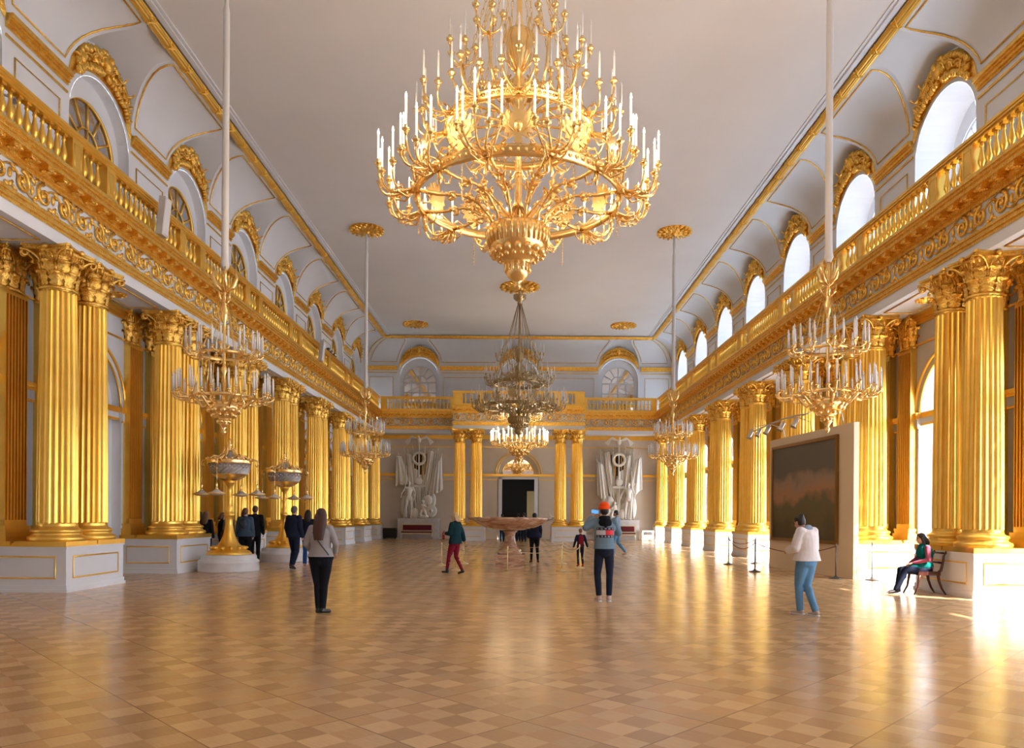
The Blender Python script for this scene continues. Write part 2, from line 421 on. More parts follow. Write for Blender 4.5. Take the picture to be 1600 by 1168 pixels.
# ------------------------------------------------------------------ windows and glazed doors
def fan_bars(b, hw, zc, x, w, r, rect_h, cols=4, rowz=()):
    """arched light: outer arch, inner half ring, radial bars, grid below"""
    n = 20
    b.tube([(x, -hw*math.cos(PI*i/n), zc+hw*math.sin(PI*i/n)) for i in range(n+1)], r*1.6, 4)
    ri = hw*.42
    b.tube([(x, -ri*math.cos(PI*i/12), zc+ri*math.sin(PI*i/12)) for i in range(13)], r, 4)
    for i in range(1, 6):
        a = PI*i/6; b.tube([(x, ri*math.cos(a), zc+ri*math.sin(a)), (x, hw*math.cos(a), zc+hw*math.sin(a))], r, 4)
    b.tube([(x, 0, zc), (x, 0, zc+ri)], r, 4)
    b.box(x-r*1.5, x+r*1.5, -hw, hw, zc-.05, zc+.03)
    for sgn in (-1, 1): b.box(x-r*1.5, x+r*1.5, sgn*hw-(.05 if sgn > 0 else 0), sgn*hw+(.05 if sgn < 0 else 0), rect_h, zc)
    b.box(x-r*1.6, x+r*1.6, -.045, .045, rect_h, zc)
    for c in (-.5, .5): b.box(x-r, x+r, c*hw-r, c*hw+r, rect_h, zc)
    for z in rowz: b.box(x-r, x+r, -hw, hw, z-r, z+r)
wn = [0]; dn = [0]
def window(T, c, x, hw, zc, zb, frame, glass, rows, name='window'):
    cnt = wn if name == 'window' else dn; cnt[0] += 1
    b = MB(T(c)); fan_bars(b, hw, zc, x, .05, .028, zb, rowz=rows)
    o = struct(b, '%s_%d' % (name, cnt[0]), frame)
    g = MB(T(c)); O = arc_out(hw, zc, zb)
    i = g.pts([(x+.03, y, z) for y, z in O]); g.face(range(i, i+len(O)))
    g.build('glass', glass, o)
urows = (9.75, 9.1)
for yc in ylist:
    window(TR, yc, WU+1.02, WA[0], WA[1], 8.35, 'window_white', 'glass_dimming', urows)
    window(TR, yc, WL+.62, WB[0], WB[1], 0.02, 'window_white', 'glass', (3.4, 2.5, 1.6, .7))
    window(TL, yc, WU+.33, WA[0], WA[1], 8.35, 'gold', 'mirror', urows)
    window(TL, yc, WL+.32, WB[0], WB[1], 0.02, 'gold', 'mirror', (3.1, 2.2, 1.1), 'door')
for xc in RXC: window(TB, xc, WU+.33, WA[0], WA[1], 8.35, 'window_white', 'mirror2', urows)
# rear door: arched mirror above a panelled opening
dn[0] += 1
b = MB(TB(0)); n = 16
b.tube([(WL+.25, -1.08*math.cos(PI*i/n), 4.34+1.08*math.sin(PI*i/n)) for i in range(n+1)], .05, 6)
for a in (60, 90, 120): b.tube([(WL+.24, 0, 4.35), (WL+.24, 1.05*math.cos(math.radians(a)), 4.35+1.05*math.sin(math.radians(a)))], .012, 4)
b.cur = 1
for sg in (-1, 1): b.box(WL-.03, WL+.3, sg*1.2-.12, sg*1.2+.12, 0, 4.1)
b.box(WL-.03, WL+.3, -1.3, 1.3, 4.0, 4.12)
b.cur = 2
i = b.pts([(WL+.28, y, z) for y, z in arc_out(1.1, 4.3, 4.1)]); b.face(range(i, i+23))
struct(b, 'door_%d' % dn[0], ['gold', 'white', 'mirror2'])

# ------------------------------------------------------------------ gilded trims of the walls
def frame_rect(b, x, y0, y1, z0, z1, r=.022, seg=4):
    b.tube([(x, y0, z0), (x, y1, z0), (x, y1, z1), (x, y0, z1)], r, seg, close=True, up=(1, 0, 0))
def relief(b):
    """gilded carved foliage filling the crescent above an opening"""
    rnd = random.Random(3)
    def lim(y):
        zt = Z0 + math.sqrt(max(1.33**2-y*y, 0)); zl = 10.72+math.sqrt(max(1.46**2-y*y, 0))-.10
        return max(zl, Z0-.12), zt
    n, mrow = 30, 5; rows = []
    for j in range(mrow+1):
        row = []
        for i in range(n+1):
            y = -1.32+2.64*i/n; zl, zt = lim(y); zl = min(zl, zt); e = math.sin(PI*j/mrow)
            row.append((WU-.01-.04*e, y, zl+(zt-zl)*j/mrow))
        rows.append(row)
    b.grid(rows)
    for sg in (-1, 1):
        for q in range(24):
            y = .10+1.06*(q/24); zl, zt = lim(y)
            for v in (.18, .5, .82):
                if zt-zl < .16 and v != .5: continue
                z = zl+(zt-zl)*v; a = -sg*(y*.75)+rnd.uniform(-.5, .5)*1.4
                b.ell((WU-.08-.04*rnd.random(), sg*(y+rnd.uniform(-.02, .02)), z), (.07, .035, .075+.05*rnd.random()), 6, 4, Matrix.Rotation(a, 3, 'X'))
        for y, rr in ((.45, .12), (.80, .09)):
            zl, zt = lim(y); c = (zl+zt)/2
            b.tube([(WU-.12-.02*t, sg*(y+rr*(1-t/16)*math.cos(t*.6)), c+rr*(1-t/16)*math.sin(t*.6)) for t in range(14)], .026, 5)
    zl, zt = lim(0); b.ell((WU-.14, 0, (zl+zt)/2+.05), (.12, .15, .22), 10, 8); b.ell((WU-.24, 0, (zl+zt)/2+.12), (.08, .08, .10), 8, 6)
    for q in range(7):
        a = PI*q/6; b.ell((WU-.12, .2*math.cos(a), (zl+zt)/2+.12+.2*math.sin(a)), (.06, .05, .09), 6, 4, Matrix.Rotation(a-PI/2, 3, 'X'))
def upper_bay(b):
    relief(b)
    for sgn in (-1, 1): pass
def pier(b, w):
    """gold work on the wall between two upper openings, w = half distance between arches"""
    b.cur = 0
    h = w-.02
    for x0, z0, z1 in ((.16, Z0-.07, Z0+.02), (.12, Z0-.12, Z0-.07), (.08, Z0-.2, Z0-.12), (.04, Z0-.25, Z0-.2)):
        b.box(WU-x0, WU+.02, -h, h, z0, z1)
    b.box(WU-.03, WU+.01, -h, h, 11.0, 11.05)
    frame_rect(b, WU-.01, -h+.28, h-.28, 9.0, 10.72)
def cove_lines(b, lims):
    """gold panel outline on the cove between two lunettes; lims = centres of the neighbours (a, c)"""
    a, c = lims; P = []; Q = []
    for u in [.03, .08, .16, .28, .42, .6, .8, 1.0, 1.2, 1.36]:
        if a is not None: P.append((WU-u-.01, a+yb(u)+.15, zcove(u)-.01))
        if c is not None: Q.append((WU-u-.01, c-yb(u)-.15, zcove(u)-.01))
    b.tube(P+Q[::-1], .024, 5, close=True)
def beads(b, c):
    P = [(WU-u-.012, c+sg*(yb(u)+.012), zcove(u)) for sg in (1,) for u in US[1:]]
    Q = [(WU-u-.012, c-(yb(u)+.012), zcove(u)) for u in US[1:]]
    return P, Q
def reed(b, P0, P1):
    """reeded gilded moulding bound with crossed ribbons"""
    P0 = Vector(P0); P1 = Vector(P1); d = (P1-P0); L = d.length; d.normalize(); side = d.cross(Vector((0, 0, 1)))
    prof = []
    for j in range(25):
        a = PI + PI*j/24; r = .13*(1+.13*abs(math.sin(6*a)))
        prof.append((r*math.cos(a), r*math.sin(a)))
    b.grid([[p + side*q[0] + Vector((0, 0, q[1])) for q in prof] for p in (P0, P1)], sm=False)
    n = max(1, int(L/.95))
    for i in range(n):
        c = P0 + d*(L*(i+.5)/n)
        for s0 in (-1, 1):
            b.tube([c + d*(s0*.14*math.cos(a)) + side*(.145*math.cos(a)) + Vector((0, 0, .145*math.sin(a))) for a in [PI+PI*t/8 for t in range(9)]], .02, 4)
        for t in range(5):
            a = PI+PI*(t+.5)/5; b.ell(c + side*(.15*math.cos(a)) + Vector((0, 0, .15*math.sin(a))), (.03, .03, .03), 5, 4)
tn = [0]
def trim(b, mats):
    tn[0] += 1; return struct(b, 'trim_%d' % tn[0], mats)
for side, T in ((-1, TL), (1, TR)):
    b = MB()
    for yc in ylist[3:]:
        b.mx = T(yc); relief(b)
    for k in range(len(ylist)+1):
        yc = ylist[0]-S/2+k*S
        if yc < 8 or yc > 46: continue
        b.mx = T(yc); pier(b, S/2-1.34)
        cove_lines(b, (-S/2, S/2))
    b.mx = T(0)
    trim(b, ['gold_orn'])
    # mouldings at the edge of the ceiling
    b = MB(); s = side
    reed(b, (s*(WU-DC), 6, TOP-.06), (s*(WU-DC), YR-DC, TOP-.06))
    b.cur = 1
    b.box(s*(WU-DC-.17), s*(WU-DC-.30), 6, YR-DC-.17, TOP-.06, TOP); b.box(s*(WU-DC-.34), s*(WU-DC-.40), 6, YR-DC-.34, TOP-.03, TOP)
    trim(b, ['gold', 'white'])
b = MB(); b.mx = TB(0)
for xc in RXC: b.mx = TB(xc); relief(b)
b.mx = TB(0)
for yc, h in ((3.31, 3.31-1.34), (-3.31, 3.31-1.34)):
    b.mx = TB(-yc); pier(b, h); cove_lines(b, (-3.31, 3.31))
for sg in (-1, 1):
    b.mx = TB(sg*(8.1+1.05)); pier(b, 1.08)
b.mx = None
reed(b, (-(WU-DC), YR-DC, TOP-.06), ((WU-DC), YR-DC, TOP-.06))
for sg in (-1, 1):
    P = []; Q = []
    for u in [.03, .08, .16, .28, .42, .6, .8, 1.0, 1.2, 1.36]:
        P.append((sg*(6.62+yb(u)+.15), YR-u-.01, zcove(u)-.01)); Q.append((sg*(WU-u-.35), YR-u-.01, zcove(u)-.01))
    b.tube(P+Q[::-1], .022, 5, close=True)
    b.tube([(sg*(WU-u-.08), YR-u-.08, zcove(u)-.01) for u in [.03, .08, .16, .28, .42, .6, .8, 1.0, 1.2, 1.4]], .03, 5)
trim(b, ['gold_orn'])

# lower walls: cornice under the soffit, necking line, impost bands, archivolts
def lower_trim(b, y0, y1, holes=()):
    b.cur = 0
    for x, za, zb_ in ((.16, 6.82, 6.9), (.11, 6.74, 6.82), (.06, 6.64, 6.74)): b.box(WL-x, WL, y0, y1, za, zb_)
    b.box(WL-.03, WL, y0, y1, 6.10, 6.15)
    segs = []; a = y0
    for h in sorted(holes): segs.append((a, h-HL[0])); a = h+HL[0]
    segs.append((a, y1))
    for p, q in segs:
        if q-p < .02: continue
        b.box(WL-.08, WL, p, q, 4.24, 4.34); b.box(WL-.05, WL, p, q, 4.18, 4.24); b.box(WL-.03, WL, p, q, 3.93, 3.98)
        b.cur = 1; b.box(WL-.035, WL, p, q, 3.98, 4.18); b.cur = 2; b.box(WL-.04, WL, p, q, 0, .22); b.cur = 0
    for h in holes:
        b.tube([(WL-.01, h-1.52*math.cos(PI*i/24), 4.34+1.52*math.sin(PI*i/24)) for i in range(25)], .045, 5)
        b.tube([(WL+.02, h-1.38*math.cos(PI*i/24), 4.3+1.38*math.sin(PI*i/24)) for i in range(25)], .03, 5)
        b.box(WL+.02, WL+.2, h-1.38, h+1.38, 4.2, 4.34); b.box(WL+.05, WL+.2, h-1.38, h+1.38, 4.0, 4.06)
        b.cur = 1; b.box(WL+.07, WL+.2, h-1.38, h+1.38, 4.06, 4.2); b.cur = 0
for side, T in ((-1, TL), (1, TR)):
    b = MB(T(0)); ys = [side*y for y in ylist]
    lo, hi = (-YR-.15, -YS) if side < 0 else (YS, YR+.15)
    lower_trim(b, lo, hi, ys)
    trim(b, ['gold', 'white', 'white'])
b = MB(TB(0)); lower_trim(b, -WL, WL, [0]); trim(b, ['gold', 'wall', 'wall'])

# ------------------------------------------------------------------ entablature
def scroll_unit(b, x, y, z, up, L=.62):
    R = .205; P = []; R_ = []
    for i in range(20):
        t = i/19; a = t*2.9*PI; r = R*(1-t*.82)
        P.append((x-.02-.015*math.sin(t*PI), y+r*math.cos(a+PI/2*up), z+up*r*math.sin(a+PI/2*up)*1.05)); R_.append(.042*(1-.45*t))
    b.tube(P, R_, 5, up=(1, 0, 0))
    b.ell((x-.03, y, z), (.035, .055, .055), 7, 4)
    for k in range(4):
        a = k*PI/2+.6
        b.ell((x-.02, y+.12*math.cos(a), z+.12*math.sin(a)), (.02, .045, .025), 5, 3, Matrix.Rotation(a, 3, 'X'))
    b.tube([(x-.015, y+L*(-.5+t), z-up*(.19*math.cos(PI*t))) for t in [i/7 for i in range(8)]], .024, 5, up=(1, 0, 0))
    b.ell((x-.02, y-L/2, z+up*.16), (.03, .12, .045), 6, 3, Matrix.Rotation(.8*up, 3, 'X'))
    b.ell((x-.02, y-L/2+.10, z+up*.20), (.03, .08, .04), 6, 3, Matrix.Rotation(-.5*up, 3, 'X')); b.ell((x-.02, y+.2, z-up*.20), (.03, .09, .035), 6, 3, Matrix.Rotation(.5*up, 3, 'X'))
    b.tube([(x-.02, y-L*.5+L*t, z+up*(.23-.03*math.cos(PI*2*t))) for t in [i/5 for i in range(6)]], .014, 4, up=(1, 0, 0))
    b.ell((x-.02, y-L/2+.02, z-up*.03), (.03, .05, .10), 6, 4)
    b.ell((x-.02, y-L/2-.08, z-up*.12), (.025, .06, .03), 6, 3, Matrix.Rotation(-.7*up, 3, 'X'))
def entab(b, y0, y1, xo=0.0, xback=WL, orn=True):
    e = XE+xo
    b.cur = 1; b.box(e, xback, y0, y1, 6.9, 7.14)
    b.box(e+.02, xback, y0, y1, 7.35, 7.93)
    b.cur = 0
    for x, za, zb_ in ((.02, 7.14, 7.21), (.05, 7.21, 7.30), (.08, 7.30, 7.36)): b.box(e-x, xback-.001, y0, y1, za, zb_)
    b.box(e-.03, xback-.001, y0, y1, 7.89, 7.97)
    b.box(e-.10, xback-.001, y0, y1, 7.97, 8.05); b.box(e-.06, xback-.001, y0, y1, 8.05, 8.12)
    b.cur = 1; b.box(WL, WL+.18, y0, y1, 6.88, 8.32); b.cur = 0
    b.box(e-.30, xback-.001, y0-.001, y1+.001, 8.11, 8.20); b.box(e-.34, xback-.002, y0, y1, 8.20, 8.26); b.box(e-.38, xback-.001, y0, y1, 8.26, 8.33)
    b.cur = 0
    if orn:
        n = max(1, round((y1-y0)/.62)); L = (y1-y0)/n
        for i in range(n): scroll_unit(b, e+.02, y0+(i+.5)*L, 7.645, 1 if i % 2 else -1, L)
    n = max(1, round((y1-y0)/.47)); L = (y1-y0)/n
    for i in range(n):
        y = y0+(i+.5)*L
        b.box(e-.27, e-.02, y-.09, y+.09, 8.03, 8.115)
        b.ell((e-.16, y, 8.02), (.10, .07, .035), 7, 4); b.ell((e-.26, y, 8.04), (.03, .07, .035), 6, 4)
        for q in range(5): b.ell((e-.16+.07*math.cos(q*1.257), y+.06*math.sin(q*1.257), 8.01), (.03, .025, .02), 5, 3)
        b.ell((e-.16, y+L/2, 8.10), (.07, .07, .03), 7, 4)
    n = int((y1-y0)/.16)
    for i in range(n):
        y = y0+(i+.5)*(y1-y0)/n; b.cbox((e-.045, y, 7.36), (.03, .06, .035))
for side, T in ((-1, TL), (1, TR)):
    b = MB(T(0)); lo, hi = (-YR+1.05, -9.5) if side < 0 else (9.5, YR-1.05)
    entab(b, lo, hi)
    # plain part nearer than the picture
    lo2, hi2 = (-9.5, -YS) if side < 0 else (YS, 9.5)
    b.cur = 1; b.box(XE, WL, lo2, hi2, 6.9, 7.14); b.box(XE+.02, WL, lo2, hi2, 7.35, 7.93); b.cur = 0
    b.box(XE-.06, WL-.01, lo2, hi2, 7.14, 7.36); b.box(XE-.30, WL-.01, lo2, hi2, 7.93, 8.33)
    trim(b, ['gold_orn', 'white'])
    # soffit panels with rosettes
    b = MB(T(0))
    for y in ylist[3:]:
        y = side*y
        b.tube([(XE+.2, y-1.15, 6.885), (XE+.2, y+1.15, 6.885), (WL-.3, y+1.15, 6.885), (WL-.3, y-1.15, 6.885)], .018, 4, close=True)
        b.lathe([(.02, -.10), (.07, -.08), (.10, -.04), (.18, -.03), (.22, 0)], 12, (XE+.62, y, 6.9), caps=False)
        for t in range(8): b.ell((XE+.62+.17*math.cos(t*PI/4), y+.17*math.sin(t*PI/4), 6.87), (.05, .05, .025), 6, 4)
        for dy in (-1.7, 1.7):
            pass
    trim(b, 'gold_orn')
FW = 4.07; FO = -2.35
b = MB(TB(0))
entab(b, -XE, -FW); entab(b, FW, XE); entab(b, -FW, FW, FO, WL)
trim(b, ['gold_orn', 'white'])

# ------------------------------------------------------------------ Corinthian columns
CAPH = .82
def leaf(b, ang, prof, w, base_r=0):
    rows = []
    n = len(prof)
    for i, (r, z) in enumerate(prof):
        t = i/(n-1); ww = w*(math.sin(PI*(.18+.74*t))**.6)*(1+.22*(1 if i % 2 else -1))
        row = []
        for j in (-2, -1, 0, 1, 2):
            q = j/2*ww; rr = r - .03*abs(j/2)**2 + (.012 if j == 0 else 0)
            x, y = rr, q
            row.append((x*math.cos(ang)-y*math.sin(ang), x*math.sin(ang)+y*math.cos(ang), z))
        rows.append(row)
    b.grid(rows)
def capital(b, r0=.31):
    b.lathe([(r0+.035, -.03), (r0+.05, 0), (r0+.035, .03), (r0, .04), (r0-.01, .3), (r0+.02, .5), (r0+.10, .68), (r0+.12, .72)], 20, caps=False)
    p1 = [(r0+.01, .03), (r0+.03, .08), (r0+.03, .13), (r0+.045, .19), (r0+.055, .24), (r0+.085, .29), (r0+.125, .315), (r0+.155, .295), (r0+.160, .26), (r0+.14, .24)]
    p2 = [(r0+.0, .20), (r0+.03, .28), (r0+.035, .34), (r0+.05, .40), (r0+.065, .46), (r0+.10, .51), (r0+.145, .535), (r0+.18, .51), (r0+.185, .47), (r0+.16, .45)]
    for k in range(8):
        leaf(b, k*PI/4+PI/8, p1, .118); leaf(b, k*PI/4, p2, .118)
        a = k*PI/4
        b.tube([((r0+.02)*math.cos(a+PI/8), (r0+.02)*math.sin(a+PI/8), .3), ((r0+.06)*math.cos(a+PI/8), (r0+.06)*math.sin(a+PI/8), .48)], [.02, .03], 6)
    for q in range(4):
        d = q*PI/2+PI/4
        for s in (-1, 1):
            P = []; R = []
            a0 = d-s*PI/8
            for t in range(6):
                u = t/5; a = a0+(d-a0)*u*.8; r = r0+.06+(.30)*u**1.3; P.append((r*math.cos(a), r*math.sin(a), .48+.22*math.sin(u*PI/2))); R.append(.028)
            c = Vector(((r0+.28)*math.cos(d)-s*.045*math.sin(d), (r0+.28)*math.sin(d)+s*.045*math.cos(d), .635))
            rad = Vector((math.cos(d), math.sin(d), 0))
            for t in range(1, 12):
                an = PI/2-t*.55; rr = .085*(1-t/14)
                P.append(c+rad*rr*math.cos(an)+Vector((0, 0, rr*math.sin(an)))); R.append(.024)
            b.tube(P, R, 6)
        # inner helices and fleuron
        a = q*PI/2
        for s in (-1, 1):
            P = [((r0+.06)*math.cos(a+s*.30), (r0+.06)*math.sin(a+s*.30), .48)]
            c = Vector(((r0+.12)*math.cos(a)-s*.06*math.sin(a), (r0+.12)*math.sin(a)+s*.06*math.cos(a), .62)); tg = Vector((-math.sin(a), math.cos(a), 0))*s
            for t in range(9):
                an = t*.6; rr = .055*(1-t/11); P.append(c+tg*rr*math.cos(an)+Vector((0, 0, rr*math.sin(an))))
            b.tube(P, .016, 5)
        b.ell(((r0+.15)*math.cos(a), (r0+.15)*math.sin(a), .765), (.06, .06, .06), 8, 5)
    out = []
    for q in range(4):
        a = q*PI/2
        for t in range(9):
            u = -1+2*t/8; hw = .465; d = hw-.085*(1-u*u); v = hw*.93*u
            out.append((d*math.cos(a)-v*math.sin(a), d*math.sin(a)+v*math.cos(a)))
    b.prism(out, .72, .77, 'z'); b.prism([(x*1.06, y*1.06) for x, y in out], .77, CAPH, 'z')
SH0, SH1 = 1.30, 6.9-CAPH
def fl(n, z):
    def f(j, zz):
        if zz < .06 or zz > (SH1-SH0)-.06: return 0
        return .085*(1 if (j % 4) in (1, 2, 3) else 0)*(1 if j % 4 == 2 else .72)
    return f
def make_column(base_half=.5):
    t = thing('column', '', 'column')
    b = MB(); b.lathe([(.52, 0), (.52, .02), (.535, .05), (.52, .09), (.47, .11), (.44, .14), (.45, .17), (.475, .20), (.455, .235), (.405, .25), (.375, .28), (.37, .30)], 28, (0, 0, 1.0)); b.build('base', 'gold', t)
    b = MB(); zs = [0, .05, .07, .2, 1.2, 2.4, 3.6, SH1-SH0-.2, SH1-SH0-.07, SH1-SH0-.05, SH1-SH0]
    prof = [(.368-.045*(z/(SH1-SH0))**1.6, z) for z in zs]
    b.lathe(prof, 88, (0, 0, SH0), sm=False, flute=fl(22, 0), caps=False); b.build('shaft', 'gold', t)
    b = MB(Matrix.Translation((0, 0, SH1))); capital(b); b.build('capital', 'gold_orn', t)
    return t
col0 = make_column()
def make_pilaster():
    t = thing('pilaster', '', 'pilaster')
    b = MB(); x = 0.0
    b.box(x-.26, x, -.42, .42, 1.0, 1.10); b.box(x-.24, x, -.40, .40, 1.10, 1.17); b.box(x-.21, x, -.36, .36, 1.17, 1.23); b.box(x-.22, x, -.38, .38, 1.23, 1.30); b.build('base', 'gold', t)
    b = MB(); b.box(x-.10, x, -.33, .33, 1.30, SH1); b.cur = 0
    for i in range(8):
        y = -.33+.66*i/7; b.box(x-.17, x-.10, max(y-.02, -.33), min(y+.02, .33), 1.30, SH1)
    b.box(x-.17, x-.10, -.33, .33, 1.30, 1.42); b.box(x-.17, x-.10, -.33, .33, SH1-.12, SH1)
    b.build('shaft', 'gold', t)
    b = MB(Matrix.Translation((x-.02, 0, SH1)) @ Matrix.Diagonal((.55, .98, 1, 1))); capital(b, .33)
    b.v = [(min(x, 0), y, z) for x, y, z in b.v]
    b.build('capital', 'gold_orn', t)
    return t
pil0 = make_pilaster()
def make_pedestal(lx0, lx1, half, cols, name_label):
    # origin at the middle of the front foot
    wl = WL-lx0; lx1 -= lx0; lx0 = 0.0
    """pedestal from local x lx0 to lx1"""
    t = thing('pedestal', name_label, 'pedestal')
    b = MB(); b.box(lx0, lx1, -half, half, .10, .90); b.box(lx0-.04, lx1, -half-.04, half+.04, 0, .06); b.box(lx0-.02, lx1, -half-.02, half+.02, .06, .14)
    b.box(lx0-.02, lx1, -half-.02, half+.02, .86, .90)
    b.build('block', 'white', t)
    b = MB(); b.box(lx0+.04, lx1, -half+.05, half-.05, .90, .96); b.box(lx0-.02, lx1, -half-.02, half+.02, .90, .925)
    for c in cols: b.box(lx0-.02, min(lx0+1.02, lx1), c-.535, c+.535, .90, 1.0)
    b.box(wl-.4 if lx1 >= wl-.01 else lx1-.05, lx1, -half, half, .90, 1.0)
    b.build('slab', 'gold', t)
    b = MB(); frame_rect(b, lx0-.003, -half+.22, half-.22, .28, .70, .018); b.build('panel_frame', 'gold', t)
    for sg in (-1, 1):
        b = MB(); y = sg*(half+.003); b.tube([(lx0+.2, y, .28), (lx1-.2, y, .28), (lx1-.2, y, .70), (lx0+.2, y, .70)], .018, 4, close=True, up=(0, 1, 0)); b.build('panel_frame', 'gold', t)
    return t
ped0 = make_pedestal(XP, WL, 1.05, (-.55, .55), '')
used = {}
def place(proto, key, loc, rz, label, group):
    if key not in used:
        used[key] = 1; proto.location = loc; proto.rotation_euler = (0, 0, rz); proto['label'] = label; proto['group'] = group; return proto
    return dup(proto, loc, rz, label, group)
for side, sn in ((-1, 'left'), (1, 'right')):
    rz = PI if side < 0 else 0
    for k in range(7):
        yc = G0+k*S; o = ORD[k]
        place(ped0, 'ped', (side*XP, yc, 0), rz, f'white and gold column pedestal, {o} along the {sn} colonnade', 'column pedestals')
        for j, (dy, nf) in enumerate(((-.55, 'near'), (.55, 'far'))):
            place(col0, 'col', (side*XC, yc+dy, 0), 0, f'gilded fluted column, {nf} one of the {o} pair on the {sn} side', f'gilded columns of the {sn} colonnade')
            place(pil0, 'pil', (side*(WL-.004), yc+dy, 0), rz, f'flat gilded wall pilaster behind the {nf} column of the {o} {sn} pair', f'gilded pilasters of the {sn} wall')
    # corner column
    dup(col0, (side*XC, YR-.62, 0), 0, f'gilded fluted corner column beside the back wall on the {sn}', f'gilded columns of the {sn} colonnade')
    p = make_pedestal(XP, WL, .52, (0,), f'short white corner pedestal beside the back wall on the {sn}')
    p.location = (side*XP, YR-.62, 0); p.rotation_euler = (0, 0, rz); p['group'] = 'column pedestals'
# frontispiece columns on the rear wall
for sx_, sn in ((-1, 'left'), (1, 'right')):
    p = make_pedestal(XP+FO-.08, XE+FO+1.2, 1.05, (-.52, .52), f'white and gold pedestal {sn} of the dark back doorway')
    p.matrix_world = TB(sx_*3.12) @ Matrix.Translation((XP+FO-.08, 0, 0)); p['group'] = 'column pedestals'
    for j, dx in enumerate((-.52, .52)):
        nf = 'inner' if dx*sx_ < 0 else 'outer'
        dup(col0, (sx_*3.12+dx, RO+XC+FO-.04, 0), 0, f'gilded fluted column, {nf} one of the pair {sn} of the back doorway', 'gilded columns at the back doorway')

# ------------------------------------------------------------------ balustrades
def baluster_mesh():
    b = MB(); b.box(-.055, .055, -.055, .055, 0, .04)
    b.lathe([(.045, .04), (.05, .07), (.03, .09), (.045, .14), (.068, .20), (.07, .25), (.05, .34), (.032, .43), (.027, .50), (.04, .52), (.042, .54), (.03, .56), (.045, .60)], 12)
    b.box(-.052, .052, -.052, .052, .60, .64)
    return b
bal_o = None
def balustrade(T, c, length, layout, label, group, xo=0, ztop=0):
    """layout: list of ('b', y) balusters and ('p', y, w) piers in local y"""
    global bal_o
    t = thing('balustrade', label, 'balustrade', group=group); t.matrix_world = T(c) @ Matrix.Translation((XB+xo, 0, 8.331))
    x = 0.0; z = 0.0
    b = MB(); b.box(x-.12, x+.12, -length/2, length/2, z, z+.07); b.box(x-.10, x+.10, -length/2, length/2, z+.07, z+.12); b.build('base_rail', 'gold', t)
    b = MB(); b.box(x-.13, x+.13, -length/2, length/2, z+.80, z+.85); b.box(x-.15, x+.15, -length/2, length/2, z+.85, z+.91); b.box(x-.10, x+.10, -length/2, length/2, z+.76, z+.80); b.build('handrail', 'gold', t)
    for it in layout:
        if it[0] == 'b':
            if bal_o is None:
                bal_o = baluster_mesh().build('baluster', 'gold', t).data
                o = [q for q in bpy.data.objects if q.data == bal_o][0]
            else: o = link('baluster', bal_o, t)
            o.location = (x, it[1], z+.12)
        else:
            y, w = it[1], it[2]; b = MB(); b.box(x-.10, x+.10, y-w/2, y+w/2, z+.12, z+.76)
            frame_rect(b, x-.10, y-w/2+.06, y+w/2-.06, z+.20, z+.68, .012)
            b.build('pier', 'gold', t)
    return t
lay = [('p', -.62, .34), ('b', -.24), ('b', 0.0), ('b', .24), ('p', .62, .34)]   # above a pair of columns
n = 14; y0 = .79+.14; y1 = S-.79-.14
lay += [('b', y0+(y1-y0)*i/(n-1)) for i in range(n)]
lay = [(q[0], q[1]-(S/2-.79), *q[2:]) for q in lay]
for side, sn, T in ((-1, 'left', TL), (1, 'right', TR)):
    l2 = lay if side > 0 else [(q[0], -q[1], *q[2:]) for q in lay]
    for k in range(-1, 7):
        yc = G0+k*S+(S/2-.79)
        nm = 'balcony length at the near edge' if k == -1 else f'{ORD[k]} full balcony length'
        balustrade(T, yc, S-.002, l2, f'gilded balustrade, {nm} along the {sn} gallery', f'gilded balustrades of the {sn} gallery')
def even(a, c, n): return [('b', a+(c-a)*i/(n-1)) for i in range(n)]
for sg, sn in ((-1, 'left'), (1, 'right')):
    L = XB-.17-FW; c = sg*(FW+L/2)
    balustrade(TB, c, L, [('p', -L/2+.2, .38), ('p', L/2-.2, .38)]+even(-L/2+.55, L/2-.55, 17), f'gilded balustrade on the back gallery, {sn} of the raised middle section', 'gilded balustrades of the back gallery')
balustrade(TB, 0, 2*FW, [('p', -3.75, .6), ('p', 3.75, .6), ('p', -2.35, .4), ('p', 2.35, .4)]+even(-3.3, -2.7, 3)+even(2.7, 3.3, 3)+even(-2.0, 2.0, 15), 'gilded balustrade of the projecting middle section above the back doorway', 'gilded balustrades of the back gallery', FO)

# ------------------------------------------------------------------ chandeliers
def pol(r, a, z): return (r*math.cos(a), r*math.sin(a), z)
def candle_mb(b, p, h, r=.017, lit=False):
    b.cur = 0; b.lathe([(r, 0), (r, h), (r*.5, h+.008)], 7, p)
    b.cur = 1
    b.lathe([(r*.5, h), (r*1.0, h+.03), (r*.75, h+.06), (r*.15, h+.10)], 7, p)
def bobeche(b, p, k=1.0):
    b.lathe([(.012*k, -.09*k), (.03*k, -.06*k), (.022*k, -.035*k), (.05*k, -.02*k), (.058*k, 0), (.03*k, .004), (.02*k, .03*k), (.024*k, .05*k)], 9, p)
def arm_pts(r0, z0, r1, z1, a0, a1, sag=.25, n=9):
    P = []
    for i in range(n):
        t = i/(n-1); r = r0+(r1-r0)*(math.sin(t*PI/2)**.9); a = a0+(a1-a0)*t
        z = z0 + (z1-z0)*t**3 - sag*math.sin(PI*t)*(1-.2*t)
        P.append(pol(r, a, z))
    return P
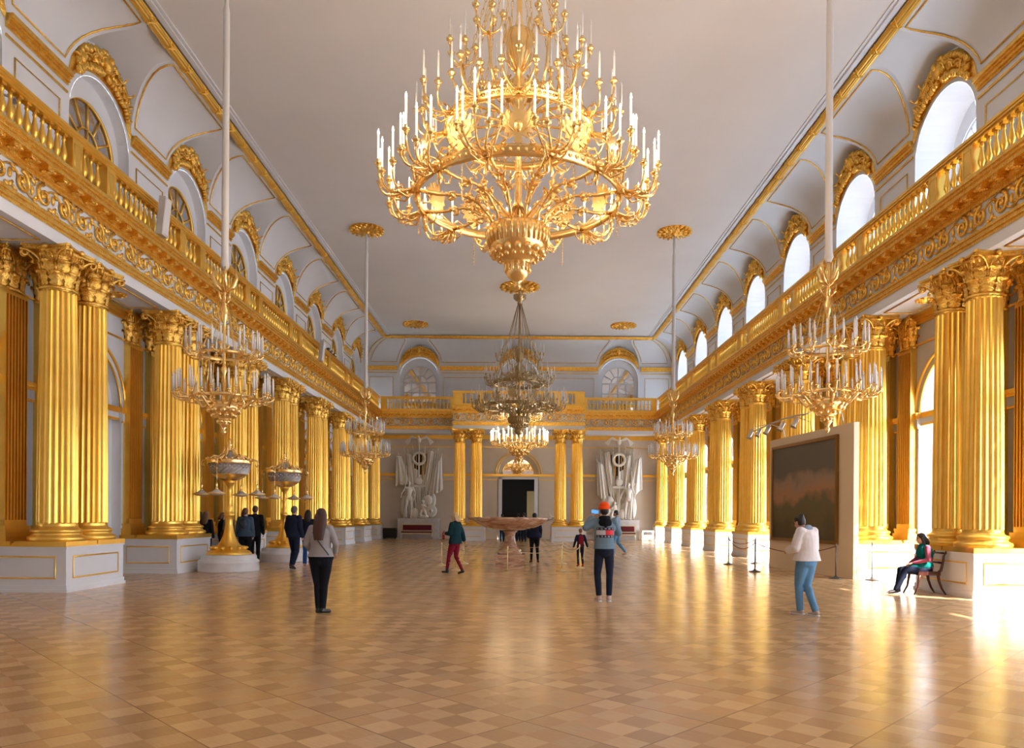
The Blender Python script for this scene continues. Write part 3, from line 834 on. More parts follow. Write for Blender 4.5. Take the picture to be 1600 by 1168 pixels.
def add_rosette(name, loc, r, label):
    b = MB(); b.lathe([(r*.08, -.20), (r*.16, -.16), (r*.20, -.10), (r*.45, -.10), (r*.62, -.06), (r*.9, -.04), (r, 0)], 24, caps=False)
    for ring_r, n, q in ((.32, 8, .20), (.62, 12, .19), (.88, 18, .15)):
        for k in range(n):
            a = 2*PI*k/n; b.ell(pol(r*ring_r, a, -.07), (r*q, r*q*.5, .055), 7, 4, Matrix.Rotation(a, 3, 'Z'))
    o = b.build(name, 'gold_orn'); o.location = loc
    return tag(o, label, 'ceiling rosette', 'gilded ceiling rosettes')

def grand(loc, lit, label, phase=0.0, G='gilt'):
    """huge ring chandelier; z values are heights above the floor, object origin at its lowest tip"""
    t = thing('chandelier', label, 'chandelier', (loc[0], loc[1], 5.50), 0, 'great ring chandeliers')
    o5 = lambda z: z-5.50
    def mk(): return MB(Matrix.Translation((0, 0, -5.50)))
    b = mk(); b.lathe([(0, 5.50), (.04, 5.52), (.07, 5.57), (.05, 5.61), (.10, 5.66), (.17, 5.72), (.20, 5.80), (.21, 5.95), (.25, 5.99), (.30, 6.03), (.38, 6.08), (.46, 6.18), (.50, 6.30), (.53, 6.42), (.56, 6.50), (.53, 6.56), (.45, 6.56), (.40, 6.45), (.1, 6.4)], 32, flute=None)
    for k in range(32):
        a = k*PI/16; b.tube([pol(.535, a, 6.52), pol(.535, a, 6.38), pol(.49, a, 6.24)], [.03, .035, .02], 5)
    for k in range(16):
        a = k*PI/8; b.ell(pol(.44, a, 6.13), (.07, .06, .07), 7, 4); b.ell(pol(.34, a+.2, 6.06), (.05, .05, .06), 6, 4); b.ell(pol(.215, a, 5.88), (.03, .03, .09), 5, 4)
    b.build('bowl', G, t)
    b = mk(); b.lathe([(.06, 6.4), (.05, 6.9), (.10, 6.96), (.06, 7.02), (.05, 8.30), (.10, 8.36), (.24, 8.44), (.20, 8.52), (.08, 8.6), (.16, 8.75), (.21, 8.95), (.18, 9.1), (.08, 9.2), (.06, 9.3), (.13, 9.42), (.20, 9.6), (.24, 9.8), (.20, 9.98), (.12, 10.03), (.08, 10.1), (.05, 10.2), (.045, 12.3)], 20)
    for k in range(8):
        a = k*PI/4
        b.tube([pol(.08, a, 9.3), pol(.24, a, 9.5), pol(.31, a, 9.75), pol(.22, a, 10.0), pol(.26, a, 10.12)], .018, 5)
        b.tube([pol(.1, a, 8.55), pol(.26, a, 8.75), pol(.30, a, 9.0), pol(.20, a, 9.15)], .018, 5)
    b.build('shaft', G, t)
    b = mk(); b.lathe([(.05, 12.2), (.14, 12.28), (.10, 12.36), (.24, 12.45), (.28, 12.62), (.34, 12.70), (.20, 12.74), (.05, 12.8)], 16); b.lathe([(.04, 12.8), (.04, TOP-.1)], 8)
    for k in range(8): b.ell(pol(.27, k*PI/4, 12.6), (.05, .05, .12), 6, 4)
    b.build('crown', G, t)
    for R, z, h, nm in ((1.76, 6.98, .16, 'ring'), (1.24, 8.16, .15, 'ring')):
        b = mk(); b.lathe([(R, z), (R+.035, z+.02), (R+.025, z+h-.02), (R+.05, z+h), (R-.02, z+h), (R-.03, z), (R, z)], 64, caps=False)
        for k in range(96):
            a = 2*PI*k/96; b.ell(pol(R+.035, a, z+h/2), (.018, .035, .035), 5, 3, Matrix.Rotation(a, 3, 'Z'))
        b.build(nm, G, t)
    # main arms from the bowl up to the lower ring
    for k in range(12):
        a = phase+k*PI/6; b = mk()
        P = [pol(.40, a, 6.45), pol(.50, a, 6.72), pol(.72, a, 6.95), pol(1.0, a, 7.03), pol(1.4, a, 7.0), pol(1.76, a, 7.03)]
        b.tube(P, [.035, .028, .03, .026, .03, .035], 7)
        for r, z in ((.56, 6.82), (.9, 7.02), (1.25, 7.02), (1.6, 7.02)): b.ell(pol(r, a, z), (.045, .045, .045), 6, 4)
        b.tube([pol(.9, a, 7.03), pol(.82, a, 7.2), pol(.95, a, 7.28), pol(1.03, a, 7.18), pol(.96, a, 7.12)], .016, 5)
        b.tube([pol(1.74, a, 6.98), pol(1.74, a, 6.85), pol(1.74, a, 6.76)], [.04, .05, .005], 6)
        for r_, s_ in ((.70, 1), (.70, -1), (.85, 1), (.85, -1), (1.15, 1), (1.15, -1)):
            da = s_*.10/r_; b.ell(pol(r_, a+da*.7, 6.98), (.07, .03, .045), 6, 4, Matrix.Rotation(a+s_*.6, 3, 'Z'))
            b.tube([pol(r_-.06, a, 7.0), pol(r_, a+da, 7.04), pol(r_+.08, a+da*1.3, 7.0), pol(r_+.07, a+da*.6, 6.95)], .012, 4)
        b.tube([pol(.56, a, 6.8), pol(.66, a, 6.72), pol(.80, a, 6.78), pol(.82, a, 6.88), pol(.76, a, 6.88)], .016, 5)
        b.tube([pol(1.5, a, 7.0), pol(1.55, a, 6.85), pol(1.65, a, 6.82), pol(1.66, a, 6.9)], .016, 5)
        b.build('main_arm', G, t)
    # inner basket arms
    for k in range(12):
        a = phase+(k+.5)*PI/6; b = mk()
        b.tube([pol(.06, a, 6.95), pol(.18, a, 6.75), pol(.42, a, 6.95), pol(.62, a, 7.10), pol(.66, a, 7.22)], .02, 5); bobeche(b, pol(.66, a, 7.24), 1)
        b.build('basket_arm', G, t)
        b = mk(); b.tube([pol(.06, a, 8.5), pol(.4, a, 8.35), pol(.9, a, 8.3), pol(1.24, a, 8.2)], .022, 5); b.build('ring_spoke', G, t)
    fl_mats = ['candle_lit', 'flame'] if lit else ['candle', 'candle']
    cb = MB(); candle_mb(cb, (0, 0, 0), .42); cme = cb.build('candle', fl_mats, t).data
    first = [o for o in t.children if o.name.startswith('candle')][0]; first_used = False
    cb2 = MB(); candle_mb(cb2, (0, 0, 0), .36); tmp = cb2.build('candle', ['candle', 'candle'], t); cme2 = tmp.data; bpy.data.objects.remove(tmp)
    def put_candle(p, mesh, branch):
        nonlocal first_used
        if not first_used and mesh is cme: o = first; first_used = True
        else: o = link('candle', mesh, t)
        o.location = (p[0], p[1], p[2]-5.50)
    for k in range(12):                                      # lower clusters, five candles each
        a = phase+k*PI/6; b = mk()
        for da, r1, z1, sg in ((-.155, 2.22, 7.30, .14), (-.085, 2.36, 7.18, .16), (0, 2.40, 7.40, .16), (.085, 2.36, 7.18, .16), (.155, 2.22, 7.30, .14)):
            P = arm_pts(1.78, 7.06, r1, z1-.06, a+da*.1, a+da, sg)
            b.tube(P, .019, 6); bobeche(b, pol(r1, a+da, z1), 1.15); b.ell(P[4], (.035, .035, .03), 6, 4)
            put_candle(pol(r1, a+da, z1+.04), cme, None)
        b.ell(pol(1.80, a, 7.06), (.07, .10, .09), 7, 5, Matrix.Rotation(a, 3, 'Z'))
        for s_ in (-1, 1):
            b.tube([pol(1.80, a, 7.0), pol(1.95, a+s_*.05, 6.86), pol(2.10, a+s_*.08, 6.90), pol(2.12, a+s_*.07, 7.02), pol(2.03, a+s_*.06, 7.03), pol(2.01, a+s_*.06, 6.96)], .017, 5)
            b.tube([pol(1.80, a, 7.14), pol(1.86, a+s_*.10, 7.26), pol(1.84, a+s_*.17, 7.20), pol(1.83, a+s_*.15, 7.12), pol(1.83, a+s_*.12, 7.15)], .016, 5)
            for q in range(3): b.ell(pol(1.92+.12*q, a+s_*(.03+.02*q), 6.93-.01*q), (.05, .022, .03), 5, 3, Matrix.Rotation(a+s_*.5, 3, 'Z'))
        b.build('candle_branch', G, t)
    for k in range(12):                                      # middle tier, three candles each
        a = phase+(k+.5)*PI/6; b = mk()
        for da, r1, z1 in ((-.16, 1.66, 8.50), (0, 1.78, 8.62), (.16, 1.66, 8.50)):
            P = arm_pts(1.25, 8.26, r1, z1-.06, a+da*.1, a+da, .12)
            b.tube(P, .018, 6); bobeche(b, pol(r1, a+da, z1), 1.15)
            put_candle(pol(r1, a+da, z1+.04), cme2, None)
        for s_ in (-1, 1):
            b.tube([pol(1.26, a, 8.20), pol(1.42, a+s_*.07, 8.08), pol(1.55, a+s_*.11, 8.16), pol(1.52, a+s_*.10, 8.27), pol(1.44, a+s_*.09, 8.24)], .016, 5)
            b.tube([pol(1.25, a+s_*.05, 8.30), pol(1.28, a+s_*.14, 8.44), pol(1.27, a+s_*.20, 8.36), pol(1.27, a+s_*.16, 8.31)], .015, 5)
            b.ell(pol(1.27, a+s_*.22, 8.34), (.04, .05, .06), 6, 4)
        b.tube([pol(.30, a, 8.62), pol(.55, a, 8.80), pol(.85, a, 8.70), pol(1.05, a, 8.45), pol(1.22, a, 8.32)], .020, 5)
        b.build('candle_branch', G, t)
    cs = MB(Matrix.Translation((0, 0, -5.5)))
    for k in range(6):                                       # tall bouquets above the middle ring
        a = phase+.26+k*PI/3; b = mk(); x0 = 1.02
        b.tube([pol(.35, a, 8.6), pol(.80, a, 8.7), pol(.92, a, 8.95), pol(.95, a, 9.2), pol(1.0, a, 9.42)], [.025, .025, .03, .026, .03], 6)
        for j in range(5):
            q = 2*PI*j/5; base = Vector(pol(1.0, a, 9.40)); d = Vector((math.cos(q), math.sin(q), 0))
            P = [base, base+d*.10+Vector((0, 0, .0)), base+d*.20+Vector((0, 0, .08)), base+d*.24+Vector((0, 0, .26+.06*(j % 2)))]
            b.tube(P, .016, 6); e = P[-1]+Vector((0, 0, .05)); bobeche(b, e, 1.15)
            candle_mb(cs, e+Vector((0, 0, .04)), .36)
        b.build('candle_bouquet', G, t)
    o = cs.build('upper_candle', ['candle', 'candle'], t); o['kind'] = 'stuff'
    # double-eagle plates standing and hanging between the clusters
    for k in range(12):
        a = phase+(k+.5)*PI/6
        b = MB(Matrix.Translation(pol(1.76, a, 7.14-5.5)) @ Matrix.Rotation(a, 4, 'Z'))
        hf = [(.07, .05), (.05, .15), (.14, .10), (.13, .18), (.21, .17), (.19, .25), (.26, .27), (.22, .34), (.27, .43), (.20, .44), (.18, .54), (.11, .46), (.07, .49), (.10, .57), (.05, .61), (.02, .55)]
        out = [(0, 0)]+hf+[(0, .53)]+[(-y, z) for y, z in hf[::-1]]
        b.prism(out, -.012, .012, 'x'); b.ell((.012, 0, .28), (.03, .07, .10), 8, 5)
        for sgn in (-1, 1): b.tube([(.012, sgn*.07, .2), (.012, sgn*.17, .3), (.012, sgn*.2, .45)], .014, 5)
        b.build('eagle_plate', G, t)
        if k % 2 == 0:
            b = mk()
            for j in range(9):
                z = 6.95-j*.06; b.tube([pol(1.72+.012*math.cos(q), a, z+.025*math.sin(q)) for q in [i*PI/3 for i in range(6)]], .006, 4, close=True)
            b.build('short_chain', G, t)
    # chains
    for k in range(12):
        a = phase+k*PI/6; b = mk(); A = Vector(pol(1.18, a, 8.3)); B = Vector(pol(.10, a, 12.25)); n = 34
        Pm = [A.lerp(B, i/n) - Vector((0, 0, 0)) for i in range(n+1)]
        if lit:
            d = (B-A).normalized(); s1 = d.cross(Vector((0, 0, 1))).normalized(); s2 = d.cross(s1)
            for i in range(n):
                c = (Pm[i]+Pm[i+1])/2; s = s1 if i % 2 else s2; hl = (Pm[i+1]-Pm[i]).length*.62
                b.tube([c+d*hl*math.cos(q)+s*.020*math.sin(q) for q in [j*PI/3 for j in range(6)]], .007, 4, close=True)
        else: b.tube([A, B], .014, 5)
        b.build('chain', G, t)
    if lit:
        for k in range(6):
            a = phase+k*PI/3
            ld = bpy.data.lights.new('candle_light', 'POINT'); lo = bpy.data.objects.new('candle_light', ld); COL.objects.link(lo); lo.parent = t
            ld.energy = 11; ld.color = (1.0, .74, .46); ld.shadow_soft_size = .12; lo.location = pol(2.15, a+.26, 8.05-5.5)
    return t
GZ = 12.8
grand((-.08, GZ), True, 'huge gilded ring chandelier with lit candles, nearest on the middle line of the hall', PI/2+.26)
grand((0.0, 37.2), False, 'unlit ring chandelier coloured dark as if backlit, hanging far down the middle of the hall', PI/2+.1, 'bronze')
add_rosette('ceiling_rosette', (0, 37.2, TOP), 1.0, 'largest gilded ceiling rosette on the middle line above the unlit ring chandelier')

def small_chandelier(label, k=1.0, lit=False, pole=True, ztop=TOP, zbase=3.22, eagle=True):
    """two-tier candle chandelier on a sheathed pole; origin at its lowest tip"""
    t = thing('chandelier', label, 'chandelier', (0, 0, 0))
    Z = lambda z: (z-3.22)*k
    b = MB(); b.lathe([(0, 0), (.03*k, .03*k), (.06*k, .09*k), (.025*k, .13*k), (.07*k, .20*k), (.12*k, .28*k), (.08*k, .34*k), (.18*k, .40*k), (.30*k, .52*k), (.34*k, .66*k), (.28*k, .68*k), (.05*k, .64*k)], 20)
    for j in range(10):
        a = j*PI/5; b.ell(pol(.29*k, a, .52*k), (.07*k, .06*k, .07*k), 6, 4); b.ell(pol(.22*k, a+.3, .42*k), (.05*k, .05*k, .05*k), 6, 4); b.ell(pol(.11*k, a+.3, .29*k), (.04*k, .04*k, .05*k), 5, 4)
        b.tube([pol(.32*k, a, .64*k), pol(.42*k, a, .72*k), pol(.39*k, a, .80*k), pol(.34*k, a, .76*k)], .020*k, 5)
    b.build('bowl', 'gilt', t)
    zt = Z(6.75)
    b = MB(); b.lathe([(.03*k, .6*k), (.025*k, Z(4.5)), (.07*k, Z(4.6)), (.03*k, Z(4.7)), (.025*k, Z(5.6)), (.06*k, Z(5.7)), (.09*k, Z(5.85)), (.04*k, Z(5.95)), (.07*k, Z(6.1)), (.03*k, Z(6.2)), (.05*k, Z(6.5)), (.03*k, zt)], 10)
    if eagle:
        for q in range(4):
            a = q*PI/2+.4; b.tube([pol(.03*k, a, Z(6.25)), pol(.16*k, a, Z(6.35)), pol(.24*k, a, Z(6.55)), pol(.20*k, a, Z(6.72))], [.03*k, .05*k, .045*k, .01*k], 5)
            b.tube([pol(.03*k, a+.7, Z(6.0)), pol(.13*k, a+.7, Z(6.1)), pol(.16*k, a+.7, Z(6.25))], [.02*k, .03*k, .01*k], 5)
    b.build('rod', 'gilt', t)
    cmats = ['candle_lit', 'flame'] if lit else ['candle', 'candle']
    cme = None
    for n, rr, zr, arms, rout, per in ((24, .62, Z(3.98), 12, .98, 3), (18, .46, Z(4.88), 9, .76, 3)):
        b = MB(); b.lathe([(rr*k, zr), (rr*k+.02, zr+.02), (rr*k+.02, zr+.06), (rr*k-.01, zr+.07), (rr*k, zr)], 36, caps=False); b.build('ring', 'gilt', t)
        for j in range(arms):
            a = 2*PI*j/arms+.1; b = MB()
            if n == 24 and j % 2 == 0: b.tube([pol(.28*k, a, .64*k), pol(.42*k, a, .58*k), pol(.55*k, a, zr-.04), pol(.62*k, a, zr+.03)], .03*k, 6)
            for di in range(per):
                da = (di-(per-1)/2)*(.16 if n == 24 else .20); ro = (rout-(.09 if di == 1 else 0))*k; ze = zr+(.16 if di == 1 else .08)*k
                b.tube(arm_pts(rr*k, zr+.03, ro, ze-.03*k, a, a+da, .07*k, 7), .016*k, 5)
                bobeche(b, pol(ro, a+da, ze), .8*k)
                if cme is None:
                    c0 = MB(); candle_mb(c0, (0, 0, 0), .30*k, .020*k); o = c0.build('candle', cmats, t); cme = o.data
                else: o = link('candle', cme, t)
                o.location = pol(ro, a+da, ze+.02*k)
            b.ell(pol((rr+.1)*k, a, zr-.02), (.05*k, .04*k, .04*k), 6, 4, Matrix.Rotation(a, 3, 'Z'))
            b.build('candle_branch', 'gilt', t)
    for j in range(6):
        a = j*PI/3+.3; b = MB(); b.tube([pol(.46*k, a, Z(4.92)), pol(.40*k, a, Z(5.1)), pol(.05*k, a, Z(6.2))], .008*k, 4); b.tube([pol(.60*k, a, Z(4.02)), pol(.47*k, a, Z(4.88))], .012*k, 4)
        b.build('chain', 'gilt', t)
    if pole:
        b = MB(); r = .075; zc = ztop-zbase
        b.lathe([(.05, zt-.05), (r+.02, zt+.05), (r, zt+.2), (r*.92, (zt+zc)/2), (r*.9, zc-1.0), (r*.55, zc-.85), (r*.8, zc-.5), (r*.5, zc-.16)], 12); b.build('sheathed_pole', 'cloth_white', t)
    else:
        b = MB(); b.lathe([(.02, zt), (.02, ztop-zbase)], 6); b.build('rod_upper', 'gilt', t)
    if lit:
        for j in range(3):
            ld = bpy.data.lights.new('candle_light', 'POINT'); lo = bpy.data.objects.new('candle_light', ld); COL.objects.link(lo); lo.parent = t
            ld.energy = 2.5; ld.color = (1.0, .68, .36); ld.shadow_soft_size = .1; lo.location = pol(.8*k, j*2.1, Z(4.55))
    return t
c0 = small_chandelier('two-tier gilded candle chandelier on a white sheathed pole, near left row')
c0.location = (-6.25, 15.5, 3.22); c0['group'] = 'side row chandeliers'
dup(c0, (6.25, 15.0, 3.30), 0.2, 'two-tier gilded candle chandelier on a white sheathed pole, near right row above the painting', 'side row chandeliers')
dup(c0, (-6.25, 29.9, 3.22), 0.35, 'two-tier gilded candle chandelier on a white sheathed pole, far left row', 'side row chandeliers')
dup(c0, (6.25, 29.9, 3.22), 0.5, 'two-tier gilded candle chandelier on a white sheathed pole, far right row', 'side row chandeliers')
ct = small_chandelier('glowing two-tier candle chandelier in front of the arched mirror over the back doorway', 1.62, True, False, TOP, 4.30)
ct.location = (0.03, 41.0, 4.30)
for x, y, lb in ((-6.25, 15.5, 'near left'), (6.25, 15.0, 'near right'), (-6.25, 29.9, 'far left'), (6.25, 29.9, 'far right')):
    if y > 20: add_rosette('ceiling_rosette', (x, y, TOP), .70, f'gilded ceiling rosette holding the {lb} white chandelier pole')
for x, lb in ((-6.3, 'left'), (6.3, 'right')): add_rosette('ceiling_rosette', (x, 44.6, TOP), .78, f'gilded ceiling rosette without a pole, near the back wall on the {lb}')

# ------------------------------------------------------------------ great crystal candelabra on the left
def candelabrum(label, loc, rz):
    t = thing('candelabrum', label, 'candelabrum', loc, rz, 'crystal bowl candelabra')
    b = MB(); b.lathe([(.80, 0), (.80, .04), (.79, .22), (.80, .24), (.80, .28), (.76, .32), (.73, .33), (.73, .40), (.71, .44), (.62, .46)], 48); b.build('marble_drum', 'drum', t)
    b = MB(); b.lathe([(.60, .46), (.60, .49), (.54, .55), (.46, .58), (.40, .66), (.30, .72), (.23, .82), (.17, .95), (.13, 1.10), (.105, 1.25), (.095, 1.30), (.105, 1.42), (.125, 1.52), (.15, 1.56), (.10, 1.60), (.075, 1.66), (.10, 1.74), (.068, 1.80), (.068, 1.95), (.09, 2.02), (.06, 2.07), (.065, 2.30), (.14, 2.42), (.16, 2.46), (.10, 2.48)], 24, flute=lambda j, z: .06 if (j % 2 and .6 < z < 1.5) else 0)
    for k in range(12):
        a = k*PI/6; b.ell(pol(.40, a, .64), (.12, .06, .05), 7, 4, Matrix.Rotation(a, 3, 'Z'))
    b.build('stem', 'gold', t)
    b = MB(); b.lathe([(.10, 2.46), (.25, 2.50), (.40, 2.59), (.47, 2.66)], 28, caps=False); b.build('bowl_base', 'gilt', t)
    b = MB(); b.lathe([(.467, 2.66), (.50, 2.71), (.525, 2.76), (.54, 2.81), (.552, 2.86), (.56, 2.91), (.56, 2.96), (.45, 2.98)], 48, sm=False, flute=lambda j, z: .075 if (j+int(round(z/.05))) % 2 else 0, caps=False); b.lathe([(.2, 3.0), (.16, 3.1), (.09, 3.2), (.05, 3.3)], 20, sm=False, flute=lambda j, z: .06 if j % 2 else 0); b.build('crystal_bowl', 'crystal', t)
    b = MB(); b.lathe([(.56, 2.94), (.59, 2.97), (.57, 3.0), (.60, 3.03), (.57, 3.06), (.52, 3.04)], 32, caps=False)
    for k in range(24): b.ell(pol(.585, k*PI/12, 3.07), (.04, .04, .045), 6, 4)
    for k in range(6):
        a = k*PI/3; b.tube([pol(.50, a, 3.05), pol(.40, a, 3.16), pol(.28, a, 3.13), pol(.18, a, 3.22), pol(.12, a, 3.36), pol(.16, a, 3.42)], [.04, .05, .035, .04, .03, .01], 6)
    b.lathe([(.05, 3.28), (.08, 3.34), (.04, 3.38), (.05, 3.44), (.075, 3.48), (.03, 3.53), (.05, 3.57), (.01, 3.64)], 10)
    b.build('crown_ornament', 'gilt', t)
    for k in range(4):
        a = k*PI/2
        b = MB(); b.tube([pol(.56, a, 3.0), pol(.66, a, 3.06), pol(.77, a, 3.03), pol(.80, a, 2.93), pol(.76, a, 2.86), pol(.72, a, 2.90), pol(.74, a, 2.95)], [.03, .025, .025, .022, .018, .014, .01], 6)
        b.tube([pol(.78, a, 2.88), pol(.78, a, 2.25)], .009, 5); b.ell(pol(.78, a, 2.78), (.02, .02, .03), 6, 4)
        b.lathe([(.02, 2.40), (.03, 2.34), (.015, 2.30), (.035, 2.25), (.05, 2.22)], 8, pol(.78, a, 0)); b.build('lamp_arm', 'gilt', t)
        b = MB(); b.lathe([(.05, 2.22), (.10, 2.17), (.21, 2.13), (.22, 2.105), (.14, 2.075), (.03, 2.06)], 20, pol(.78, a, 0)); o = b.build('lamp_dish', 'marble', t)
        b = MB(); b.lathe([(.215, 2.125), (.232, 2.118), (.225, 2.10), (.21, 2.10)], 20, pol(.78, a, 0), caps=False); b.build('dish_rim', 'gold', o)
    return t
candelabrum('gilded candelabrum with crystal bowl on a white marble drum, nearer of two', (-8.0, 20.3, 0), -PI/2-.04)
candelabrum('gilded candelabrum with crystal bowl behind the man in the dark suit, farther of two', (-7.87, 24.7, 0), -PI/2-.10)

# ------------------------------------------------------------------ stone bowl in the middle with its rope barrier
t = thing('stone_bowl', 'wide shallow jasper bowl on a stone foot inside a rope barrier', 'stone bowl', (-.27, 22.4, 0))
b = MB(); b.box(-.44, .44, -.44, .44, 0, .06); b.box(-.43, .43, -.43, .43, .06, .36); b.box(-.45, .45, -.45, .45, .36, .41); b.build('base_block', 'jasper', t)
b = MB(); b.lathe([(.37, .41), (.38, .46), (.34, .50), (.35, .54), (.27, .60), (.20, .70), (.16, .82), (.145, .95), (.17, 1.05), (.22, 1.10), (.17, 1.13)], 32); b.build('foot', 'jasper', t)
b = MB(); b.lathe([(.17, 1.12), (.45, 1.15), (.75, 1.21), (.98, 1.31), (1.10, 1.40), (1.15, 1.45), (1.17, 1.50), (1.14, 1.525), (1.08, 1.50), (.9, 1.38), (.5, 1.25), (.0, 1.2)], 64, flute=lambda j, z: .012 if (j % 2 and 1.14 < z < 1.35) else 0); b.build('bowl', 'jasper', t)
for sg in (-1, 1):
    b = MB(); b.tube([(sg*1.10, 0, 1.46), (sg*1.25, 0, 1.50), (sg*1.33, 0, 1.53), (sg*1.22, 0, 1.56), (sg*1.19, 0, 1.68)], [.06, .05, .03, .03, .01], 6); b.build('handle', 'silver' if sg > 0 else 'jasper', t)
def stanchion(x, y, h, m, r, label, group):
    t = thing('stanchion', label, 'stanchion', (x, y, 0), 0, group)
    b = MB(); b.lathe([(r, 0), (r, .012), (r*.8, .025), (r*.35, .045), (.03, .07), (.02, .09)], 20); b.build('base', m, t)
    b = MB(); b.lathe([(.014, .05), (.014, h-.05)], 10); b.build('post', m, t)
    b = MB(); b.lathe([(.014, h-.06), (.024, h-.05), (.024, h-.02), (.012, h-.01), (.022, h+.01), (.0, h+.03)], 10); b.build('cap', m, t)
    return t
def rope(p, q, h, m, sag, label, group, r=.011):
    b = MB(); A = Vector((p[0], p[1], h)); B = Vector((q[0], q[1], h)); mid = (A+B)/2
    b.mx = Matrix.Translation(-mid)
    n = 16; b.tube([A.lerp(B, i/n)-Vector((0, 0, sag*4*(i/n)*(1-i/n))) for i in range(n+1)], r, 6)
    o = b.build('barrier_rope', m); o.location = mid; return tag(o, label, 'rope', group)
GP = [(-2.41, 23.0, 'at the far left beside the woman in the teal jacket'), (-1.80, 21.0, 'behind the boots of the woman in the teal jacket'), (-.32, 20.6, 'in front of the stone bowl base'), (1.22, 21.0, 'nearer of two right of the stone bowl'), (1.83, 22.2, 'in front of the small boy'), (1.43, 24.1, 'farther of two right of the stone bowl'), (-1.78, 23.9, 'behind and left of the stone bowl')]
for x, y, l in GP: stanchion(x, y, .70, 'brass', .16, 'short pale brass stanchion '+l, 'brass stanchions around the stone bowl')
seg = ['far left to front left', 'front left to front middle', 'front middle to front right', 'front right to the boy', 'the boy to the far right', 'behind the stone bowl', 'back left corner']
for i in range(7):
    p, q = GP[i], GP[(i+1) % 7]; rope(p, q, .64, 'rope_gold', .12, 'gold barrier cord around the stone bowl, '+seg[i], 'cords around the stone bowl')
DP = [(6.99, 24.5, 'leftmost by the white pedestals'), (6.83, 21.3, 'nearest of three left of the painting'), (8.05, 25.0, 'behind the other two left of the painting'), (8.22, 19.1, 'in front of the right edge of the painting'), (8.98, 18.72, 'beside the right end of the display wall')]
for x, y, l in DP: stanchion(x, y, .90 if l[0] != 'b' or 'behind' in l else .95, 'steel', .17, 'dark metal stanchion '+l, 'dark stanchions by the painting')
rope(DP[0], DP[1], .84, 'rope_red', .24, 'dark red cord between the two front stanchions left of the painting', 'red barrier cords')
rope(DP[0], DP[2], .84, 'rope_red', .16, 'dark red cord from the leftmost stanchion back toward the pedestals', 'red barrier cords')
rope(DP[1], DP[3], .84, 'rope_red', .22, 'long dark red cord hanging below the painting', 'red barrier cords')

# ------------------------------------------------------------------ display wall with the painting
PN = Vector((8.60, 18.95, 0)); PF = Vector((8.12, 23.85, 0)); pd = (PF-PN).normalized(); ang = math.atan2(pd.y, pd.x)
t = thing('display_wall', 'freestanding beige display wall carrying the big painting', 'display wall', PN, ang)
Lw = (PF-PN).length
# local x along the wall to the far end, local -y away from the room... local +y faces the room
b = MB(); b.box(0, Lw, -.14, 0, 0, 4.05); b.build('board', 'beige', t)
b = MB(); b.box(-.01, Lw+.01, -.15, .01, 0, .10); b.build('skirting', 'beige', t)
t = thing('painting', 'large dark landscape painting in a thin gilt frame on the beige display wall', 'painting', PN+Vector((0, 0, .86)), ang)
x0, x1, hh = .70, Lw-.26, 2.95
b = MB(); b.box(x0+.06, x1-.06, .012, .04, .06, hh-.06); b.build('canvas', 'painting', t)
b = MB()
for q in ((x0, x1, 0, .09), (x0, x1, hh-.09, hh), (x0, x0+.09, .09, hh-.09), (x1-.09, x1, .09, hh-.09)): b.box(q[0], q[1], .01, .07, q[2], q[3])
b.build('frame', mat('aged_gilt_frame', (.30, .15, .035), .4, .6), t)
t = thing('track_light', 'curved metal rail of spotlights reaching out above the painting', 'light', PN+Vector((0, 0, 4.05)), ang)
b = MB(); b.tube([(x, 1.05+.06*math.sin(x*1.2), .22+.05*math.sin(x)) for x in [.3+i*.4 for i in range(10)]], .018, 6); b.build('rail', 'silver', t)
for x in (.6, 2.3, 4.0):
    b = MB(); b.tube([(x, -.07, -.02), (x, 0, .30), (x, .4, .42), (x, .8, .36), (x, 1.08, .22)], .013, 6); b.build('arm', 'silver', t)
for x in (.9, 1.7, 2.6, 3.2, 3.8):
    b = MB(Matrix.Translation((x, 1.08, .18)) @ Matrix.Rotation(.5, 4, 'X')); b.lathe([(.03, 0), (.06, -.02), (.062, -.20), (.09, -.26), (.085, -.26), (.05, -.2)], 12); b.tube([(0, 0, .05), (0, 0, -.03)], .014, 5); b.build('spotlight', 'silver', t)

# ------------------------------------------------------------------ organic shapes
def remesh(b, voxel, smooth=2, name='tmp'):
    me = bpy.data.meshes.new(name); me.from_pydata(b.v, [], b.f); me.update()
    o = bpy.data.objects.new(name, me); COL.objects.link(o)
    m = o.modifiers.new('r', 'REMESH'); m.mode = 'VOXEL'; m.voxel_size = voxel; m.use_smooth_shade = True
    if smooth:
        s = o.modifiers.new('s', 'SMOOTH'); s.iterations = smooth; s.factor = .5
    dg = bpy.context.evaluated_depsgraph_get()
    ev = o.evaluated_get(dg); out = bpy.data.meshes.new_from_object(ev)
    bpy.data.objects.remove(o); out.polygons.foreach_set('use_smooth', [True]*len(out.polygons))
    return out
def obj_mesh(name, me, m, parent):
    me.materials.clear(); me.materials.append(M[m] if isinstance(m, str) else m); me.name = name
    return link(name, me, parent)
def V(*a): return Vector(a)
DEF = dict(pel=(0, 0, .95), waist=(0, 0, 1.10), chest=(0, 0, 1.32), neck=(0, -.005, 1.50), head=(0, .02, 1.63),
           hipL=(-.085, 0, .92), kneL=(-.09, .01, .50), ankL=(-.09, -.02, .08), toeL=(-.10, .15, .03),
           hipR=(.085, 0, .92), kneR=(.09, .01, .50), ankR=(.09, -.02, .08), toeR=(.10, .15, .03),
           shoL=(-.175, -.01, 1.43), elbL=(-.23, -.03, 1.15), wriL=(-.23, .06, .91),
           shoR=(.175, -.01, 1.43), elbR=(.23, -.03, 1.15), wriR=(.23, .06, .91))
